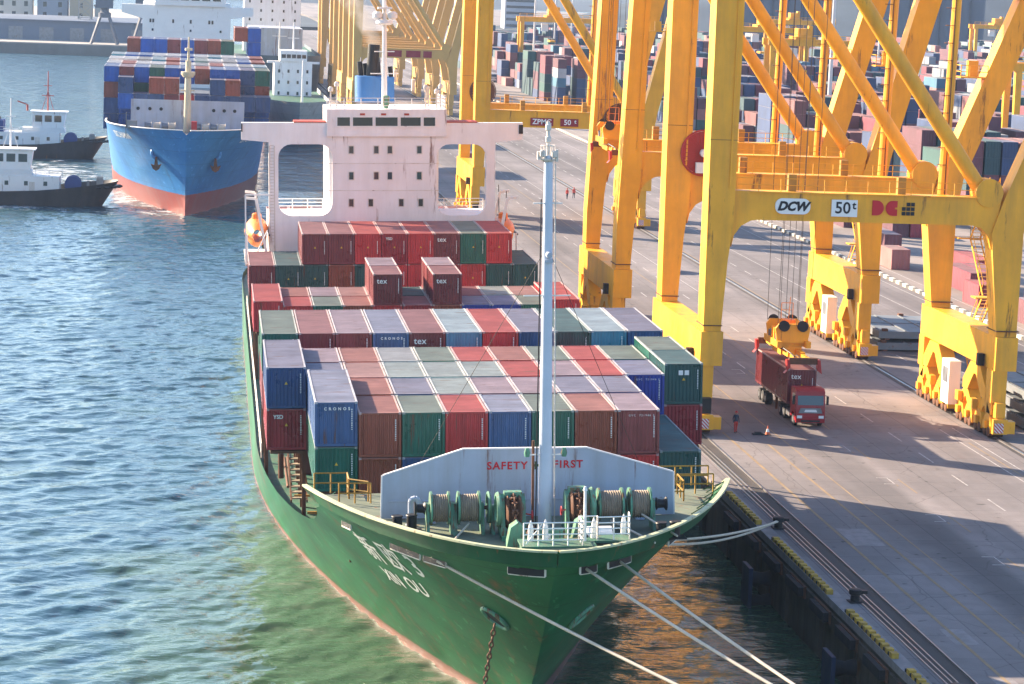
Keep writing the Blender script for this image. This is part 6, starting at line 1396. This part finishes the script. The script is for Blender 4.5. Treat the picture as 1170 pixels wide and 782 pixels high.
def yard_crane(x, y, w, h, label, mat='orange_crane', trolley=.4):
    t = thing('yard_crane', label, 'crane', (x, y, 4.02), group='rubber tyred yard cranes among the stacks')
    for sx in (0, w):
        for sy in (-3.6, 3.6): MB().taper((sx, sy, 1.6), (sx, sy * .9, h), (1.0, 1.0), (1.3, 1.2)).build('leg', M[mat], t)
        MB().box(sx - .6, sx + .6, -6, 6, 1.2, 2.4).build('sill_beam', M[mat], t)
        for yy in (-5.2, 5.2): wheel_mb(MB(), sx - .4, sx + .4, yy - .7, .75, .75).lathe([(sx - .4, .6), (sx - .3, .75), (sx + .3, .75), (sx + .4, .6)], (0, yy + .8, .75), 'x', 16).build('wheel', M['rubber'], t)
    for yy in (-3.3, 3.3): MB().box(-1.2, w + 1.2, yy - .6, yy + .6, h, h + 1.6).build('girder', M[mat], t)
    a, b = railing([(-1, -4.1, h + 1.6), (w + 1, -4.1, h + 1.6)], 1.1, 2, .06, 2.4); a.build('rail', M[mat], t); b.build('rail_post', M[mat], t)
    cx_ = w * trolley
    MB().box(cx_ - 2.5, cx_ + 2.5, -3.8, 3.8, h + 1.61, h + 2.3).box(cx_ - 1.6, cx_ + 1.2, -2, 2, h + 2.31, h + 4.3).box(cx_ + 1.3, cx_ + 2.3, -1, 1, h + 2.31, h + 5).build('trolley', M[mat], t)
    MB().box(cx_ - 3.8, cx_ - 1.6, -2.4, -.6, h - 3.0, h - .6).build('operator_cab', M['white_clean'], t)
    MB().box(cx_ - .9, cx_ + .9, -3, 3, h - 6.5, h - 5.9).build('spreader', M[mat], t)
    rp = MB()
    for q in (-.8, .8):
        for yy in (-2.4, 2.4): rp.tube((cx_ + q, yy, h - 5.9), (cx_ + q, yy, h + 1.6), .06, n=4)
    rp.build('hoist_rope', M['wire'], t); MB().box(-.9, .9, -2.4, 2.4, 2.6, 5.4).build('engine_box', M[mat], t)
    ld_ = MB()
    for k in range(10): ld_.box(w + .7, w + 1.3, -3.2 + (k % 2) * .4, -2.6 + (k % 2) * .4, 2.5 + k * (h - 3) / 10, 2.6 + k * (h - 3) / 10)
    for s in (-3.3, -2.4): ld_.bar((w + 1.0, s, 2.4), (w + 1.0, s, h), .1)
    ld_.build('ladder', M[mat], t)
for i, (x, y, w, h, lb) in enumerate(((110.5, 870, 26, 20.5, 'orange yard crane farthest left, seen over the ZPMC beam'.replace('ZPMC', 'maroon lettered')), (143.5, 640, 20, 21, 'yard crane behind the second leg pair, over the middle stacks'), (168, 800, 22, 21, 'far yard crane in the middle of the yard'), (193.5, 585, 22, 21, 'yard crane behind the round brace of the nearest crane'), (243.5, 700, 22, 21, 'yard crane near the top right of the yard'), (218.5, 980, 24, 21, 'farthest yard crane before the hills'), (159.5, 496, 22, 21, 'nearest yard crane at the right edge of the picture'), (320, 1050, 24, 21, 'yard crane far right before the hills'))): yard_crane(x, y, w, h, lb)
M['pole_paint'] = paint('pole_paint', (.62, .60, .58), .4, .05, scale=.2)
for i, (x, y, h, r) in enumerate(((140.5, 565, 42, .55), (119, 900, 40, .4), (141.5, 1010, 40, .4), (118.5, 700, 40, .35), (215, 760, 40, .5), (240.5, 900, 40, .4), (290, 1060, 40, .4), (168.5, 1150, 40, .4), (192.5, 1100, 40, .4))):
    t = thing('light_mast', ('thick white', 'slim', 'thin', 'slender grey', 'tall', 'pale', 'far right', 'farthest left', 'farthest middle')[i] + ' floodlight mast rising from the yard, %s from the kerb' % ('third', 'first', 'fourth', 'second', 'seventh', 'eighth', 'ninth', 'fifth', 'sixth')[i], 'mast', (x, y, 4.0), group='floodlight masts of the yard')
    MB().tube((0, 0, 0), (0, 0, h), r, r * .55, 12).build('pole', M['pole_paint'], t)
    MB().ring((0, 0, h), 'z', 1.6, .15, 16, 5).bar((-1.6, 0, h), (1.6, 0, h), .15).bar((0, -1.6, h), (0, 1.6, h), .15).build('lamp_ring', M['pole_paint'], t)
    for k in range(6): a = k * math.pi / 3; MB().box(1.6 * math.cos(a) - .3, 1.6 * math.cos(a) + .3, 1.6 * math.sin(a) - .2, 1.6 * math.sin(a) + .2, h - .5, h - .1).build('floodlight', M['steel'], t)

# ------------------------------------------------------------------ smoke and haze
def volume_mat(name, col, dens, noise_scale=None):
    m = bpy.data.materials.new(name); m.use_nodes = True; nt = m.node_tree; nt.nodes.remove(nt.nodes['Principled BSDF'])
    v = N(nt, 'ShaderNodeVolumePrincipled'); v.inputs['Color'].default_value = (*col, 1); v.inputs['Density'].default_value = dens; v.inputs['Anisotropy'].default_value = .2
    nt.links.new(v.outputs[0], nt.nodes['Material Output'].inputs['Volume'])
    if noise_scale:
        tc = N(nt, 'ShaderNodeTexCoord').outputs['Object']; r = ramp(nt, noise(nt, tc, noise_scale, 4, .6), [(.4, 0.0), (.65, 1.0)])
        mm = N(nt, 'ShaderNodeMath', operation='MULTIPLY'); nt.links.new(r, mm.inputs[0]); mm.inputs[1].default_value = dens; nt.links.new(mm.outputs[0], v.inputs['Density'])
    return m
sm = MB(); rows = []
for i in range(12):
    f = i / 11; c = Vector((17.2 - 3.6 * f ** 1.3, 276.5 + 2 * f, 29.8 + 7.5 * f)); r = .35 + 1.35 * f ** .8
    if i == 11: r *= .4
    rows.append([(c.x + r * math.cos(a), c.y + r * math.sin(a), c.z) for a in [2 * math.pi * q / 14 for q in range(15)]])
sm.grid(rows)
o = sm.build('smoke', volume_mat('smoke', (.62, .56, .52), .55, .7)); tag(o, 'thin brown smoke drifting from the funnel of the green ship', 'smoke', kind='stuff'); o.matrix_basis = SHIP
HAZE = .000065
hz = MB().box(-3600, 3600, -100, 7100, -7.5, 230).build('haze', volume_mat('haze', (.50, .68, 1.0), HAZE)); tag(hz, 'pale blue sea haze over the harbour', 'haze', kind='stuff')

for o in bpy.data.objects:
    if o.parent is None and 'label' in o and len(o['label'].split()) > 16: print('LONG', o['label'])
